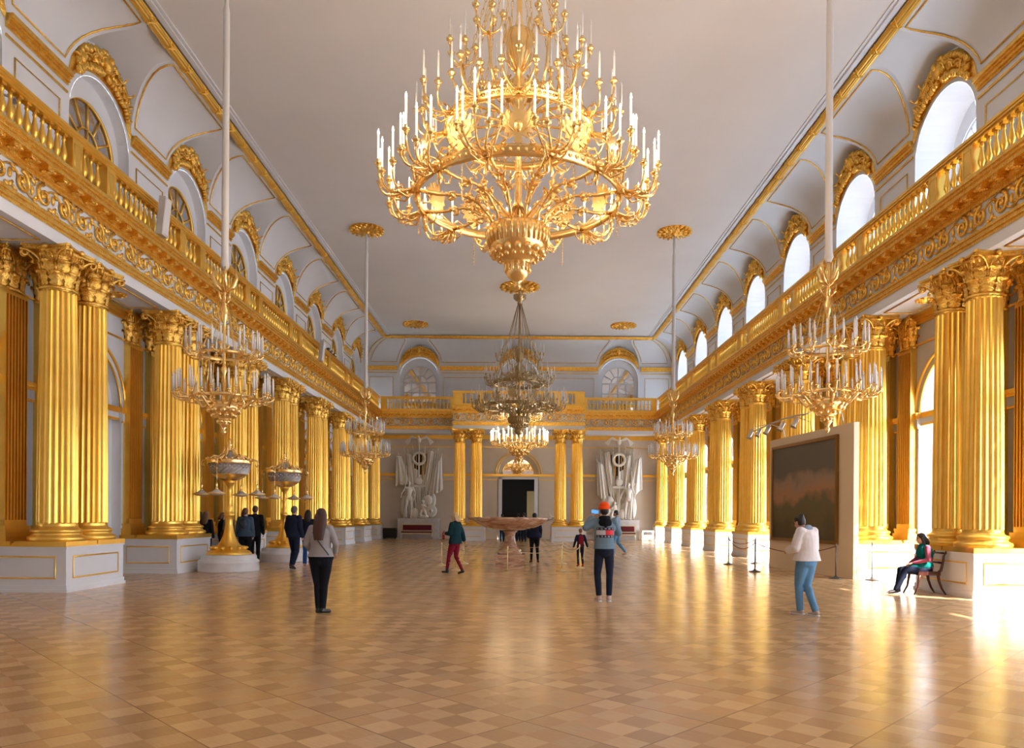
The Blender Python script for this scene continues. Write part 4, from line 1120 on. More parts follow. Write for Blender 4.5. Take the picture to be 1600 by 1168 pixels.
def person(label, loc, yaw, H, pose=None, shirt=None, pants=None, shoes=None, hair=None, vox=.014, fem=False, wide=1.0, group=None, extra=None, skin='skin', name='person', cat='person', collar=None, sole=None, look=None):
    k = H/1.75; J = dict(DEF)
    if fem:
        J.update(shoL=(-.155, -.01, 1.42), shoR=(.155, -.01, 1.42), elbL=(-.205, -.03, 1.15), elbR=(.205, -.03, 1.15), wriL=(-.21, .06, .92), wriR=(.21, .06, .92))
    if pose: J.update(pose)
    J = {a: V(*c)*k for a, c in J.items()}
    t = thing(name, label, cat, loc, yaw, group)
    hip = 1.18 if fem else 1.0; w = wide
    hd = J['head']; upv = (hd-J['neck']).normalized(); R0 = Matrix.Rotation(look or 0, 3, 'Z')
    up = V(0, 0, 1)
    HR = up.rotation_difference((upv+up*1.2).normalized()).to_matrix() @ R0
    def hp(x, y, z): return hd+HR @ V(x*k, y*k, z*k)
    # body: one continuous surface
    b = MB()
    def slab(p, rx, ry, rz): b.ell(p, (rx*k, ry*k, rz*k), 12, 8)
    b.capsule(J['pel'], .115*k*w, J['waist'], .10*k*w, 12); slab(J['pel'], .155*hip*w, .105*w, .11)
    b.capsule(J['waist'], .10*k*w, J['chest'], .115*k*w, 12); slab(J['chest'], .155*w, .10*w, .16)
    b.capsule(J['shoL'], .052*k, J['shoR'], .052*k); b.capsule(J['chest'], .08*k, J['neck'], .052*k); b.capsule(J['neck'], .052*k, hp(0, -.01, -.05), .050*k)
    b.ell(hp(0, -.01, .03), (.074*k, .092*k, .095*k), 14, 10); b.ell(hp(0, .03, -.045), (.052*k, .058*k, .062*k), 12, 8)
    b.capsule(hp(0, .082, .02), .010*k, hp(0, .102, -.022), .015*k, 8); b.ell(hp(0, .078, -.058), (.026*k, .012*k, .009*k), 8, 4)
    for s in (-1, 1): b.ell(hp(s*.076, -.01, .0), (.010*k, .020*k, .030*k), 8, 6)
    for s in 'LR':
        b.capsule(J['hip'+s], .085*k*w, J['kne'+s], .056*k, 12); b.capsule(J['kne'+s], .054*k, J['ank'+s], .036*k, 12)
        kc = J['kne'+s].lerp(J['ank'+s], .28); b.ell(kc+V(0, -.012, 0), (.048*k, .052*k, .10*k), 10, 6)
        b.capsule(J['ank'+s]-V(0, 0, .03*k), .036*k, J['toe'+s], .026*k, 10)
        b.capsule(J['sho'+s], .048*k*w, J['elb'+s], .038*k, 10); b.capsule(J['elb'+s], .037*k, J['wri'+s], .026*k, 10)
        d = (J['wri'+s]-J['elb'+s]).normalized(); q = V(0, 0, 1) if abs(d.z) < .8 else V(0, 1, 0)
        side = d.cross(q).normalized(); nrm = side.cross(d).normalized()
        if abs(d.z) >= .8: side, nrm = nrm, side
        sg = -1 if s == 'L' else 1
        pc = J['wri'+s]+d*.05*k; b.capsule(J['wri'+s], .024*k, pc, .028*k, 8, e=.75); b.capsule(pc-side*.02*k, .015*k, pc+side*.02*k+d*.02*k, .015*k, 8)
        inw = V(0, 0, -1) if abs(d.z) < .8 else V(-sg, 0, 0)
        for fi, L in enumerate((.062, .072, .068, .052)):
            f0 = pc+side*((fi-1.5)*.019*k)+d*.022*k; f1 = f0+(d*.85+inw*.35).normalized()*L*.55*k; f2 = f1+(d*.55+inw*.8).normalized()*L*.5*k
            b.capsule(f0, .0098*k, f1, .0090*k, 6); b.capsule(f1, .0090*k, f2, .0080*k, 6)
        th = pc-side*.028*k*(1)-d*.02*k; b.capsule(th, .012*k, th-side*.02*k+d*.03*k+inw*.012*k, .010*k, 6); b.capsule(th-side*.02*k+d*.03*k+inw*.012*k, .010*k, th-side*.018*k+d*.055*k+inw*.02*k, .0085*k, 6)
    me = remesh(b, vox*.72 if vox < .012 else vox, 1); obj_mesh('body', me, skin, t)
    if cat == 'person':
        e = MB()
        for s in (-1, 1): e.ell(hp(s*.030, .080, .012), (.012*k, .008*k, .008*k), 6, 5)
        for s in (-1, 1): e.ell(hp(s*.030, .084, .034), (.018*k, .006*k, .005*k), 6, 4)
        e.build('eyes', 'black', t)
    if pants:
        mt, pw = pants[0], pants[1]; b = MB()
        b.ell(J['pel']-V(0, 0, .0), (.170*hip*w*k, .125*w*k, .12*k), 14, 8); b.ell(J['pel']+V(0, -.055*k, -.05*k), (.135*hip*w*k, .085*w*k, .10*k), 12, 8)
        b.capsule(J['pel'], .13*k*w, J['pel'].lerp(J['waist'], .6), .125*k*w, 12)
        for s in 'LR':
            b.capsule(J['hip'+s], .098*k*w*hip, J['kne'+s], (.062+pw*.5)*k, 12); b.capsule(J['kne'+s], (.062+pw*.5)*k, J['ank'+s]+(J['kne'+s]-J['ank'+s])*(pants[2] if len(pants) > 2 else .06), (.044+pw)*k, 12)
            kc = J['kne'+s].lerp(J['ank'+s], .25); b.ell(kc+V(0, -.012*k, 0), ((.054+pw*.6)*k, (.058+pw*.6)*k, .10*k), 10, 6)
        obj_mesh('trousers', remesh(b, vox, 2), mt, t)
    if shirt:
        mt, puff, hem = shirt[0], shirt[1], shirt[2]; b = MB()
        c = J['chest']; b.ell(c+V(0, -.008*k, .01*k), ((.172*w+puff)*k, (.115*w+puff)*k, .16*k), 14, 10)
        b.capsule(J['shoL'], (.062+puff*.4)*k, J['shoR'], (.062+puff*.4)*k, 10)
        b.capsule(J['waist'], (.120*w+puff)*k, c, (.122*w+puff)*k, 14)
        lo = J['waist'].lerp(J['pel'], 1.0)+(J['pel']-J['waist'])*hem
        n = 14; P = [J['chest'], J['waist'], J['pel'], lo]
        rr = [(.150*w+puff, .115*w+puff), (.140*w+puff, .110*w+puff), (.165*hip*w+puff, .125*w+puff), (.175*hip*w+puff, .135*w+puff)]
        rows = [[p+V(rx*k*math.cos(2*PI*j/18), ry*k*math.sin(2*PI*j/18)*1.0-.01*k, 0) for j in range(18)] for p, (rx, ry) in zip(P, rr)]
        i0 = b.grid(rows[::-1], True); b.face([i0+17-j for j in range(18)]); b.face([i0+54+j for j in range(18)])
        b.capsule(J['chest']+V(0, 0, .08*k), .10*k, J['neck']-V(0, 0, .02*k), .066*k, 12)
        for s in 'LR':
            sl = shirt[3] if len(shirt) > 3 else .04
            b.capsule(J['sho'+s], (.062+puff*.6)*k, J['elb'+s], (.050+puff*.7)*k, 12); b.capsule(J['elb'+s], (.050+puff*.7)*k, J['wri'+s].lerp(J['elb'+s], sl), (.034+puff*.7)*k, 12)
        obj_mesh('top', remesh(b, vox, 2), mt, t)
    if collar:
        b = MB(); b.tube([J['neck']+V(.075*k*math.cos(a), .08*k*math.sin(a)-.01*k, -.01*k-.02*k*math.sin(a)) for a in [2*PI*i/14 for i in range(14)]], .03*k, 8, close=True)
        if len(collar) > 1:
            b2 = MB(); b2.ell(J['neck']+V(0, -.10*k, -.085*k), (.125*k, .06*k, .11*k), 12, 8); b2.capsule(J['neck']+V(-.06*k, -.03*k, 0), .05*k, J['neck']+V(.06*k, -.03*k, 0), .05*k); b2.ell(J['neck']+V(0, -.115*k, -.15*k), (.06*k, .035*k, .08*k), 10, 6)
            obj_mesh('hood', remesh(b2, vox, 2), collar[0], t)
        b.build('collar', collar[0], t)
    if shoes:
        for s in 'LR':
            b = MB(); a = J['ank'+s]; to = J['toe'+s]; d = to-a; d.z = 0; d = d.normalized() if d.length > .02 else V(0, 1, 0)
            pz = (to-a); b.capsule(a-d*.03*k-V(0, 0, .03*k), .042*k, to-d*.02*k, .034*k, 12); b.capsule(a-V(0, 0, .02*k), .044*k, a+V(0, 0, .01*k)+((J['kne'+s]-a).normalized())*(.02+(shoes[1] if len(shoes) > 1 else 0))*k, .045*k, 12)
            so = obj_mesh('shoe', remesh(b, vox, 1), shoes[0], t)
            if shoes[0] is shw or shoes[0] is sht:
                b = MB(); p0 = a-d*.05*k; p1 = to-d*.01*k; b.capsule(V(p0.x, p0.y, .012), .038*k, V(p1.x, p1.y, .012), .036*k, 12); b.v = [(x, y, max(0, min(z, .022))) for x, y, z in b.v]; b.build('sole', M['window_white'], so)
    if hair:
        mt, L = hair[0], hair[1]; b = MB()
        b.ell(hp(0, -.022, .045), (.086*k, .096*k, .092*k), 14, 10); b.ell(hp(0, -.05, .0), (.082*k, .065*k, .085*k), 12, 8)
        if L > .15:
            n = 8; P = []; R = []
            for i in range(n):
                u = i/(n-1); P.append(hp(0, -.055-.045*math.sin(u*PI*.6)*1.2, .03-u*L)); R.append((.092+.035*math.sin(u*PI*.8)-.03*u)*k)
            b.tube(P, R, 14, flat=.55, up=(0, 1, 0))
            for s in (-1, 1): b.capsule(hp(s*.068, .0, .03), .026*k, hp(s*.075, -.02, -L*.62), .030*k, 8)
        elif L < 0: b.ell(hp(0, -.085, .09), (.045*k, .045*k, .045*k), 8, 6)
        obj_mesh('hair', remesh(b, vox*.9, 1), mt, t)
    if extra: extra(t, J, k, hp)
    return t
cl = {n: cloth('cloth_'+n, c) for n, c in dict(grey=(.36, .34, .34), black=(.008, .009, .014), denim_jacket=(.17, .26, .33), navy=(.012, .018, .045), white=(.80, .74, .73),
      jeans=(.13, .30, .50), teal=(.006, .035, .045), maroon=(.22, .008, .03), greyblue=(.26, .32, .40), blue=(.02, .10, .40), plaid=(.02, .12, .42), rust=(.30, .10, .06),
      steelblue=(.06, .10, .16), green=(.0, .16, .15), pink=(.42, .10, .17), darkjeans=(.015, .022, .045), orange=(1.0, .10, .012), burgundy=(.26, .01, .03), brownleather=(.14, .04, .03), dusty_pink=(.75, .42, .38), redshoe=(.65, .03, .03)).items()}
hr = {n: mat('hair_'+n, c, .5, bump=(60, .4, .01)) for n, c in dict(brown=(.075, .028, .018), dark=(.018, .012, .012), light=(.24, .12, .055), blond=(.62, .42, .20), grey=(.12, .11, .11), auburn=(.16, .06, .03)).items()}
shw = mat('shoe_pale', (.55, .42, .37), .6); shk = mat('shoe_black', (.01, .01, .014), .4); sht = mat('shoe_tan', (.50, .40, .36), .6)
# woman seen from behind, left foreground
def strap1(t, J, k, hp):
    me = [o for o in t.children if o.name.startswith('top')][0].data
    bv = BVHTree.FromPolygons([v.co for v in me.vertices], [p.vertices for p in me.polygons])
    P = []
    for i in range(10):
        u = i/9; x = -.10+.30*u; z = 1.36-.42*u
        h = bv.ray_cast(V(x*k, -1, z*k), V(0, 1, 0))
        if h[0]: P.append(h[0]+V(0, -.004, 0))
    b = MB(); b.tube(P, .011, 6, flat=.5); b.build('bag_strap', 'black', t)
person('woman with long brown hair in a grey top and black leggings, her back turned', (-3.18, 11.72, 0), -.05, 1.66,
       dict(elbL=(-.25, -.02, 1.17), wriL=(-.19, .15, 1.03), elbR=(.26, -.02, 1.17), wriR=(.20, .15, 1.02), kneL=(-.06, .01, .50), ankL=(-.035, -.02, .08), toeL=(-.03, .13, .03), kneR=(.065, .01, .50), ankR=(.05, -.02, .08), toeR=(.12, .14, .03)),
       shirt=(cl['grey'], .012, -.05), pants=(cl['black'], .004), shoes=(shk, .03), hair=(hr['brown'], .44), vox=.0115, fem=True, wide=1.12, extra=strap1)
# man with the orange beanie photographing
def man_extra(t, J, k, hp):
    b = MB(); b.ell(hp(0, -.008, .075), (.094*k, .108*k, .095*k), 16, 10); b.lathe([(.098*k, 0), (.104*k, .02*k), (.10*k, .055*k), (.09*k, .06*k)], 18, hp(0, -.005, .03), sy=1.12, caps=False)
    b.build('beanie', cl['orange'], t)
    wr = J['wriL']; b = MB(Matrix.Translation(hp(-.135, .24, .015)) @ Matrix.Rotation(.1, 4, 'Y')); b.box(-.075, .075, -.006, .006, -.038, .038); o = b.build('phone', 'black', t)
    b = MB(Matrix.Translation(hp(-.135, .24, .015)) @ Matrix.Rotation(.1, 4, 'Y')); b.box(-.068, .068, -.0085, -.0062, -.033, .033)
    b.build('phone_screen', mat('phone_screen', (.02, .03, .05), .2, emit=((.12, .38, .85), .22)), o)
    me = [o for o in t.children if o.name.startswith('top')][0].data
    bv = BVHTree.FromPolygons([v.co for v in me.vertices], [p.vertices for p in me.polygons])
    def wrap(pts, faces, nm, m, off):
        out = []
        for x, z in pts:
            h = bv.ray_cast(V(x*k, -1.2, z*k), V(0, 1, 0)); out.append((x*k, (h[0].y if h[0] else -.1)-off, z*k))
        me2 = bpy.data.meshes.new(nm); me2.from_pydata(out, [], faces); me2.materials.append(m); me2.update(); return link(nm, me2, t)
    def patch(x0, x1, z0, z1, m, nm, off=.004):
        nx, nz = 10, 6; pts = [(x0+(x1-x0)*i/nx, z0+(z1-z0)*j/nz) for j in range(nz+1) for i in range(nx+1)]
        fs = [(j*(nx+1)+i, j*(nx+1)+i+1, (j+1)*(nx+1)+i+1, (j+1)*(nx+1)+i) for j in range(nz) for i in range(nx)]
        return wrap(pts, fs, nm, m, off)
    navy = mat('print_navy', (.012, .014, .035), .6); wht = mat('print_white', (.80, .80, .80), .6); red = mat('print_red', (.80, .02, .03), .6)
    zt = 1.335; xl, xr = -.155, .155
    patch(xl, xr, zt-.05, zt, navy, 'printed_band'); patch(xl, 0.0, zt-.135, zt-.05, mat('print_silver', (.60, .60, .63), .6), 'printed_panel'); patch(0.0, xr, zt-.135, zt-.05, red, 'printed_panel'); patch(xl, xr, zt-.185, zt-.135, navy, 'printed_band')
    for txt, zc, xs in (('TOMMY', zt-.040, .145), ('JEANS', zt-.176, .125)):
        for i, ch in enumerate(txt):
            cu = bpy.data.curves.new('t', 'FONT'); cu.body = ch; cu.size = .042; cu.align_x = 'CENTER'; cu.resolution_u = 2
            to = bpy.data.objects.new('t', cu); COL.objects.link(to); dg = bpy.context.evaluated_depsgraph_get()
            m2 = bpy.data.meshes.new_from_object(to.evaluated_get(dg)); bpy.data.objects.remove(to)
            x = -xs+2*xs*i/4*1.0
            wrap([(x*.93+v.co.x*1.05, zc+v.co.y) for v in m2.vertices], [tuple(p.vertices) for p in m2.polygons], 'printed_letter', wht, .007)
person('man in an orange beanie and blue denim jacket with a printed back, raising a phone', (1.56, 13.66, 0), .03, 1.80,
       dict(elbL=(-.33, .02, 1.33), wriL=(-.20, .20, 1.52), elbR=(.27, .10, 1.24), wriR=(.04, .25, 1.50), kneL=(-.115, .02, .50), ankL=(-.09, -.02, .08), toeL=(-.13, .15, .03), kneR=(.105, .02, .50), ankR=(.09, -.02, .08), toeR=(.10, .15, .03), head=(0, .03, 1.63)),
       shirt=(cl['denim_jacket'], .030, .0, .10), pants=(cl['darkjeans'], .012, .14), shoes=(shw,), hair=(hr['dark'], .05), vox=.0115, wide=1.02, collar=(cl['black'], 1), extra=man_extra)
# woman in the white jacket looking down
def wj(t, J, k, hp):
    b = MB(); b.capsule(J['neck']+V(-.05*k, -.06*k, -.015*k), .045*k, J['neck']+V(.05*k, -.06*k, -.015*k), .045*k); b.ell(J['neck']+V(0, -.08*k, .0), (.105*k, .06*k, .065*k), 12, 8); obj_mesh('hood', remesh(b, .012, 2), cl['greyblue'], t)
    b = MB(); b.tube([J['neck']+V(.10*k*math.cos(a), -.03*k+.085*k*math.sin(a), -.055*k) for a in [PI*.95+PI*1.1*i/10 for i in range(11)]], .022*k, 6); b.build('collar_band', cl['dusty_pink'], t)
person('woman in a white jacket and light blue jeans, head bowed, walking toward the painting', (4.64, 11.95, 0), .50, 1.66,
       dict(neck=(0, .05, 1.48), head=(0, .15, 1.575), chest=(0, .02, 1.31), elbL=(-.24, .03, 1.15), wriL=(-.15, .24, 1.10), elbR=(.23, .03, 1.15), wriR=(.12, .24, 1.12),
            kneL=(-.07, .10, .52), ankL=(-.06, .07, .08), toeL=(-.08, .23, .03), kneR=(.04, .02, .50), ankR=(.00, -.20, .09), toeR=(.02, -.05, .03)),
       shirt=(cl['white'], .050, .15, .0), pants=(cl['jeans'], .018), shoes=(sht,), hair=(hr['dark'], -1), vox=.0115, fem=True, wide=1.12, extra=wj)
# woman walking left of the bowl
person('blond woman in a dark teal jacket and maroon trousers striding to the left', (-1.72, 19.75, 0), .95, 1.64,
       dict(kneL=(-.08, .16, .50), ankL=(-.07, .24, .09), toeL=(-.08, .42, .05), kneR=(.07, .02, .49), ankR=(.07, -.22, .11), toeR=(.08, -.06, .03), elbL=(-.21, .02, 1.16), wriL=(-.14, .22, 1.16), elbR=(.23, -.08, 1.17), wriR=(.24, -.14, .96)),
       shirt=(cl['teal'], .03, .55), pants=(cl['maroon'], .0), shoes=(shk, .10), hair=(hr['blond'], .16), vox=.013, fem=True)
def vest(t, J, k, hp):
    b = MB()
    c = J['chest']; b.ell(c, (.185*k, .155*k, .18*k), 12, 8); b.capsule(J['waist'], .165*k, c, .16*k, 12); b.ell(J['pel']+V(0,0,.02), (.19*k, .16*k, .10*k), 12, 6)
    obj_mesh('vest', remesh(b, .016, 2), cl['burgundy'], t)
person('small boy in a burgundy vest and red shoes, walking away beyond the rope barrier', (1.92, 22.95, 0), .25, 1.17,
       dict(elbL=(-.26, 0, 1.16), wriL=(-.32, .05, .92), elbR=(.26, -.02, 1.16), wriR=(.34, -.02, .93), kneL=(-.09, .08, .52), ankL=(-.09, .05, .10), toeL=(-.10, .2, .04), ankR=(.09, -.10, .10), toeR=(.10, .05, .04), head=(0, .02, 1.65)),
       shirt=(cl['navy'], .02, .05), pants=(cl['darkjeans'], .005), shoes=(cl['redshoe'],), hair=(hr['light'], .05), vox=.013, extra=vest)
person('person in a navy top and black leggings standing behind the stone bowl', (.53, 24.8, 0), .1, 1.66,
       dict(kneL=(-.10, 0, .5), ankL=(-.11, 0, .08), toeL=(-.15, .1, .03), kneR=(.10, 0, .5), ankR=(.13, 0, .08), toeR=(.18, .1, .03)), shirt=(cl['navy'], .045, .35), pants=(cl['black'], .0), shoes=(cl['brownleather'],), hair=(hr['dark'], .05), vox=.015, fem=True)
person('man in a grey sweater and blue jeans walking behind the man in the orange beanie', (3.92, 29.3, 0), 1.15, 1.82,
       dict(kneL=(-.08, .12, .50), ankL=(-.08, .10, .08), toeL=(-.09, .27, .03), kneR=(.08, -.02, .49), ankR=(.08, -.32, .16), toeR=(.08, -.20, .05), elbR=(.22, .04, 1.18), wriR=(.14, .2, 1.3), head=(0, .05, 1.62)),
       shirt=(cl['greyblue'], .02, .08), pants=(cl['jeans'], .01), shoes=(shw,), hair=(hr['dark'], .05), vox=.016)
person('man in a dark suit striding away between the candelabra', (-6.45, 21.1, 0), -.35, 1.80,
       dict(kneL=(-.09, .10, .50), ankL=(-.10, .02, .08), toeL=(-.12, .18, .03), kneR=(.11, -.02, .50), ankR=(.14, -.24, .16), toeR=(.16, -.14, .04)),
       shirt=(cl['navy'], .035, .42), pants=(cl['navy'], .02), shoes=(shk,), hair=(hr['grey'], .04), vox=.013, wide=1.1)
person('person in blue trousers and pink shoes hidden behind the man in the dark suit', (-6.42, 22.4, 0), .0, 1.70, dict(),
       shirt=(cl['navy'], .0, .05), pants=(cl['blue'], .02), shoes=(cl['dusty_pink'],), hair=(hr['dark'], .3), vox=.016, fem=True)
# group gathered behind the nearer candelabrum
person('person with long dark hair in a blue shirt, leftmost behind the nearer candelabrum', (-9.80, 22.6, 0), .15, 1.62, dict(), shirt=(cl['plaid'], .03, .1), pants=(cl['darkjeans'], .01), shoes=(shk,), hair=(hr['dark'], .3), vox=.016, fem=True)
person('person with long light brown hair in black, second from left behind the candelabrum', (-9.33, 21.95, 0), -.1, 1.65, dict(), shirt=(cl['black'], .02, .2), pants=(cl['darkjeans'], .01), shoes=(shk,), hair=(hr['light'], .34), vox=.016, fem=True)
person('person with brown hair turned to the right, behind the two long-haired people by the candelabrum', (-9.45, 23.45, 0), -.9, 1.60, dict(), shirt=(cl['black'], .02, .1), pants=(cl['darkjeans'], .01), shoes=(shk,), hair=(hr['auburn'], .16), vox=.016, fem=True)
def bag(t, J, k, hp):
    b = MB(); b.ell(J['pel']+V(-.26*k, -.02*k, .02*k), (.05*k, .12*k, .15*k), 10, 8); b.tube([J['pel']+V(-.25*k, 0, .14*k), J['shoL']+V(-.03*k, 0, .06*k), J['pel']+V(-.25*k, -.08*k, .14*k)], .01, 5); b.build('handbag', cl['brownleather'], t)
person('person with tied dark hair and a brown leather handbag, close to the candelabrum stem', (-8.93, 22.7, 0), -.5, 1.66, dict(), shirt=(cl['grey'], .02, .5), pants=(cl['darkjeans'], .01), shoes=(shk,), hair=(hr['dark'], -1), vox=.016, fem=True, extra=bag)
person('person with long brown hair and a rust top, right of the candelabrum stem', (-8.42, 22.6, 0), .3, 1.72, dict(), shirt=(cl['rust'], .02, .1), pants=(cl['black'], .01), shoes=(shk,), hair=(hr['brown'], .26), vox=.016, fem=True)
def pack(t, J, k, hp):
    b = MB(); b.ell(J['chest']+V(0, -.16*k, -.04*k), (.11*k, .07*k, .15*k), 12, 8); b.build('backpack', mat('navy_glossy', (.02, .04, .08), .25), t)
person('person with auburn hair, steel blue blouse and small backpack, right of the candelabrum', (-8.18, 22.0, 0), .05, 1.74, dict(), shirt=(cl['steelblue'], .045, .3), pants=(cl['black'], .01), shoes=(shk,), hair=(hr['auburn'], .12), vox=.015, fem=True, wide=1.1, extra=pack)
person('tall person with brown hair half hidden behind the one in the steel blue blouse', (-8.35, 23.3, 0), .1, 1.82, dict(), shirt=(cl['black'], .02, .1), pants=(cl['black'], .01), shoes=(shk,), hair=(hr['brown'], .05), vox=.016)
for x, y, h, c, lb in ((-.95, 44.2, 1.66, 'navy', 'left of the bowl stem'), (.02, 45.0, 1.70, 'black', 'right of the bowl stem'), (.36, 44.3, 1.74, 'navy', 'close to the right jamb')):
    person(f'distant visitor in dark clothes in front of the back doorway, {lb}', (x, y, 0), .2, h, dict(), shirt=(cl[c], .02, .2), pants=(cl['darkjeans'], .01), shoes=(shk,), hair=(hr['dark'], .05), vox=.02)
# seated attendant and her chair
t = thing('chair', 'dark red-brown wooden armless chair with sabre legs beside the near right pedestal', 'chair', (8.47, 15.45, 0), PI/2)
b = MB(); b.box(-.23, .23, -.24, .22, .40, .45); b.box(-.21, .21, -.22, .20, .45, .475); b.build('seat', 'dark_wood', t)
for sx_ in (-1, 1):
    b = MB(); b.tube([(sx_*.20, .18, .42), (sx_*.20, .20, .30), (sx_*.205, .22, .15), (sx_*.21, .30, .0)], [.030, .026, .020, .016], 8); b.build('leg', 'dark_wood', t)
    b = MB(); b.tube([(sx_*.20, -.20, .44), (sx_*.20, -.22, .28), (sx_*.205, -.28, .12), (sx_*.21, -.36, .0)], [.036, .028, .022, .016], 8); b.build('leg', 'dark_wood', t)
    b = MB(); b.tube([(sx_*.21, -.16, .43), (sx_*.21, -.25, .50), (sx_*.21, -.29, .65), (sx_*.21, -.31, .80), (sx_*.21, -.36, .90)], [.034, .032, .026, .022, .018], 8); b.build('back_post', 'dark_wood', t)
b = MB(); b.tube([(-.22, -.33, .86), (0, -.37, .86), (.22, -.33, .86)], .038, 8, flat=.5); b.tube([(-.21, -.27, .66), (0, -.31, .66), (.21, -.27, .66)], .022, 8); b.build('backrest', 'dark_wood', t)
def seated(t, J, k, hp):
    b = MB(); b.box(-.035, .035, .20*k, .21*k, .86*k, .92*k)
    me = [o for o in t.children if o.name.startswith('vest')]
    b = MB(); b.ell((.0, .165*k, .86*k), (.045, .012, .02), 8, 5); b.build('badge', 'brass', t)
    b = MB(); c = J['chest']; b.ell(c+V(0, 0, 0), (.20*k, .165*k, .20*k), 14, 8); b.ell(J['pel']+V(0, .03*k, .05*k), (.22*k, .21*k, .17*k), 14, 8); b.capsule(J['shoL']+V(.04*k, 0, .02*k), .055*k, J['shoR']-V(.04*k, 0, -.02*k), .055*k)
    b.ell(J['pel']+V(0, .20*k, .02*k), (.20*k, .17*k, .09*k), 12, 8); b.capsule(J['neck']-V(0, 0, .03*k), .085*k, J['neck'], .07*k, 12)
    obj_mesh('sleeveless_vest', remesh(b, .013, 2), cl['green'], t)
person('seated attendant in a green sleeveless vest over pink sleeves, hands in her lap', (8.45, 15.45, 0), PI/2, 1.66,
       dict(pel=(0, -.05, .56), waist=(0, -.06, .70), chest=(0, -.05, .90), neck=(0, -.01, 1.09), head=(0, .04, 1.21),
            hipL=(-.09, -.02, .54), kneL=(-.11, .43, .52), ankL=(-.08, .62, .09), toeL=(-.09, .80, .035), hipR=(.09, -.02, .54), kneR=(.11, .42, .52), ankR=(.08, .50, .09), toeR=(.09, .68, .035),
            shoL=(-.165, -.03, 1.02), elbL=(-.235, .0, .76), wriL=(-.07, .24, .68), shoR=(.165, -.03, 1.02), elbR=(.235, .0, .76), wriR=(.07, .24, .67)),
       shirt=(cl['pink'], .0, .0), pants=(cl['navy'], .02), shoes=(shk,), hair=(hr['dark'], .18), vox=.0115, fem=True, wide=1.15, extra=seated)

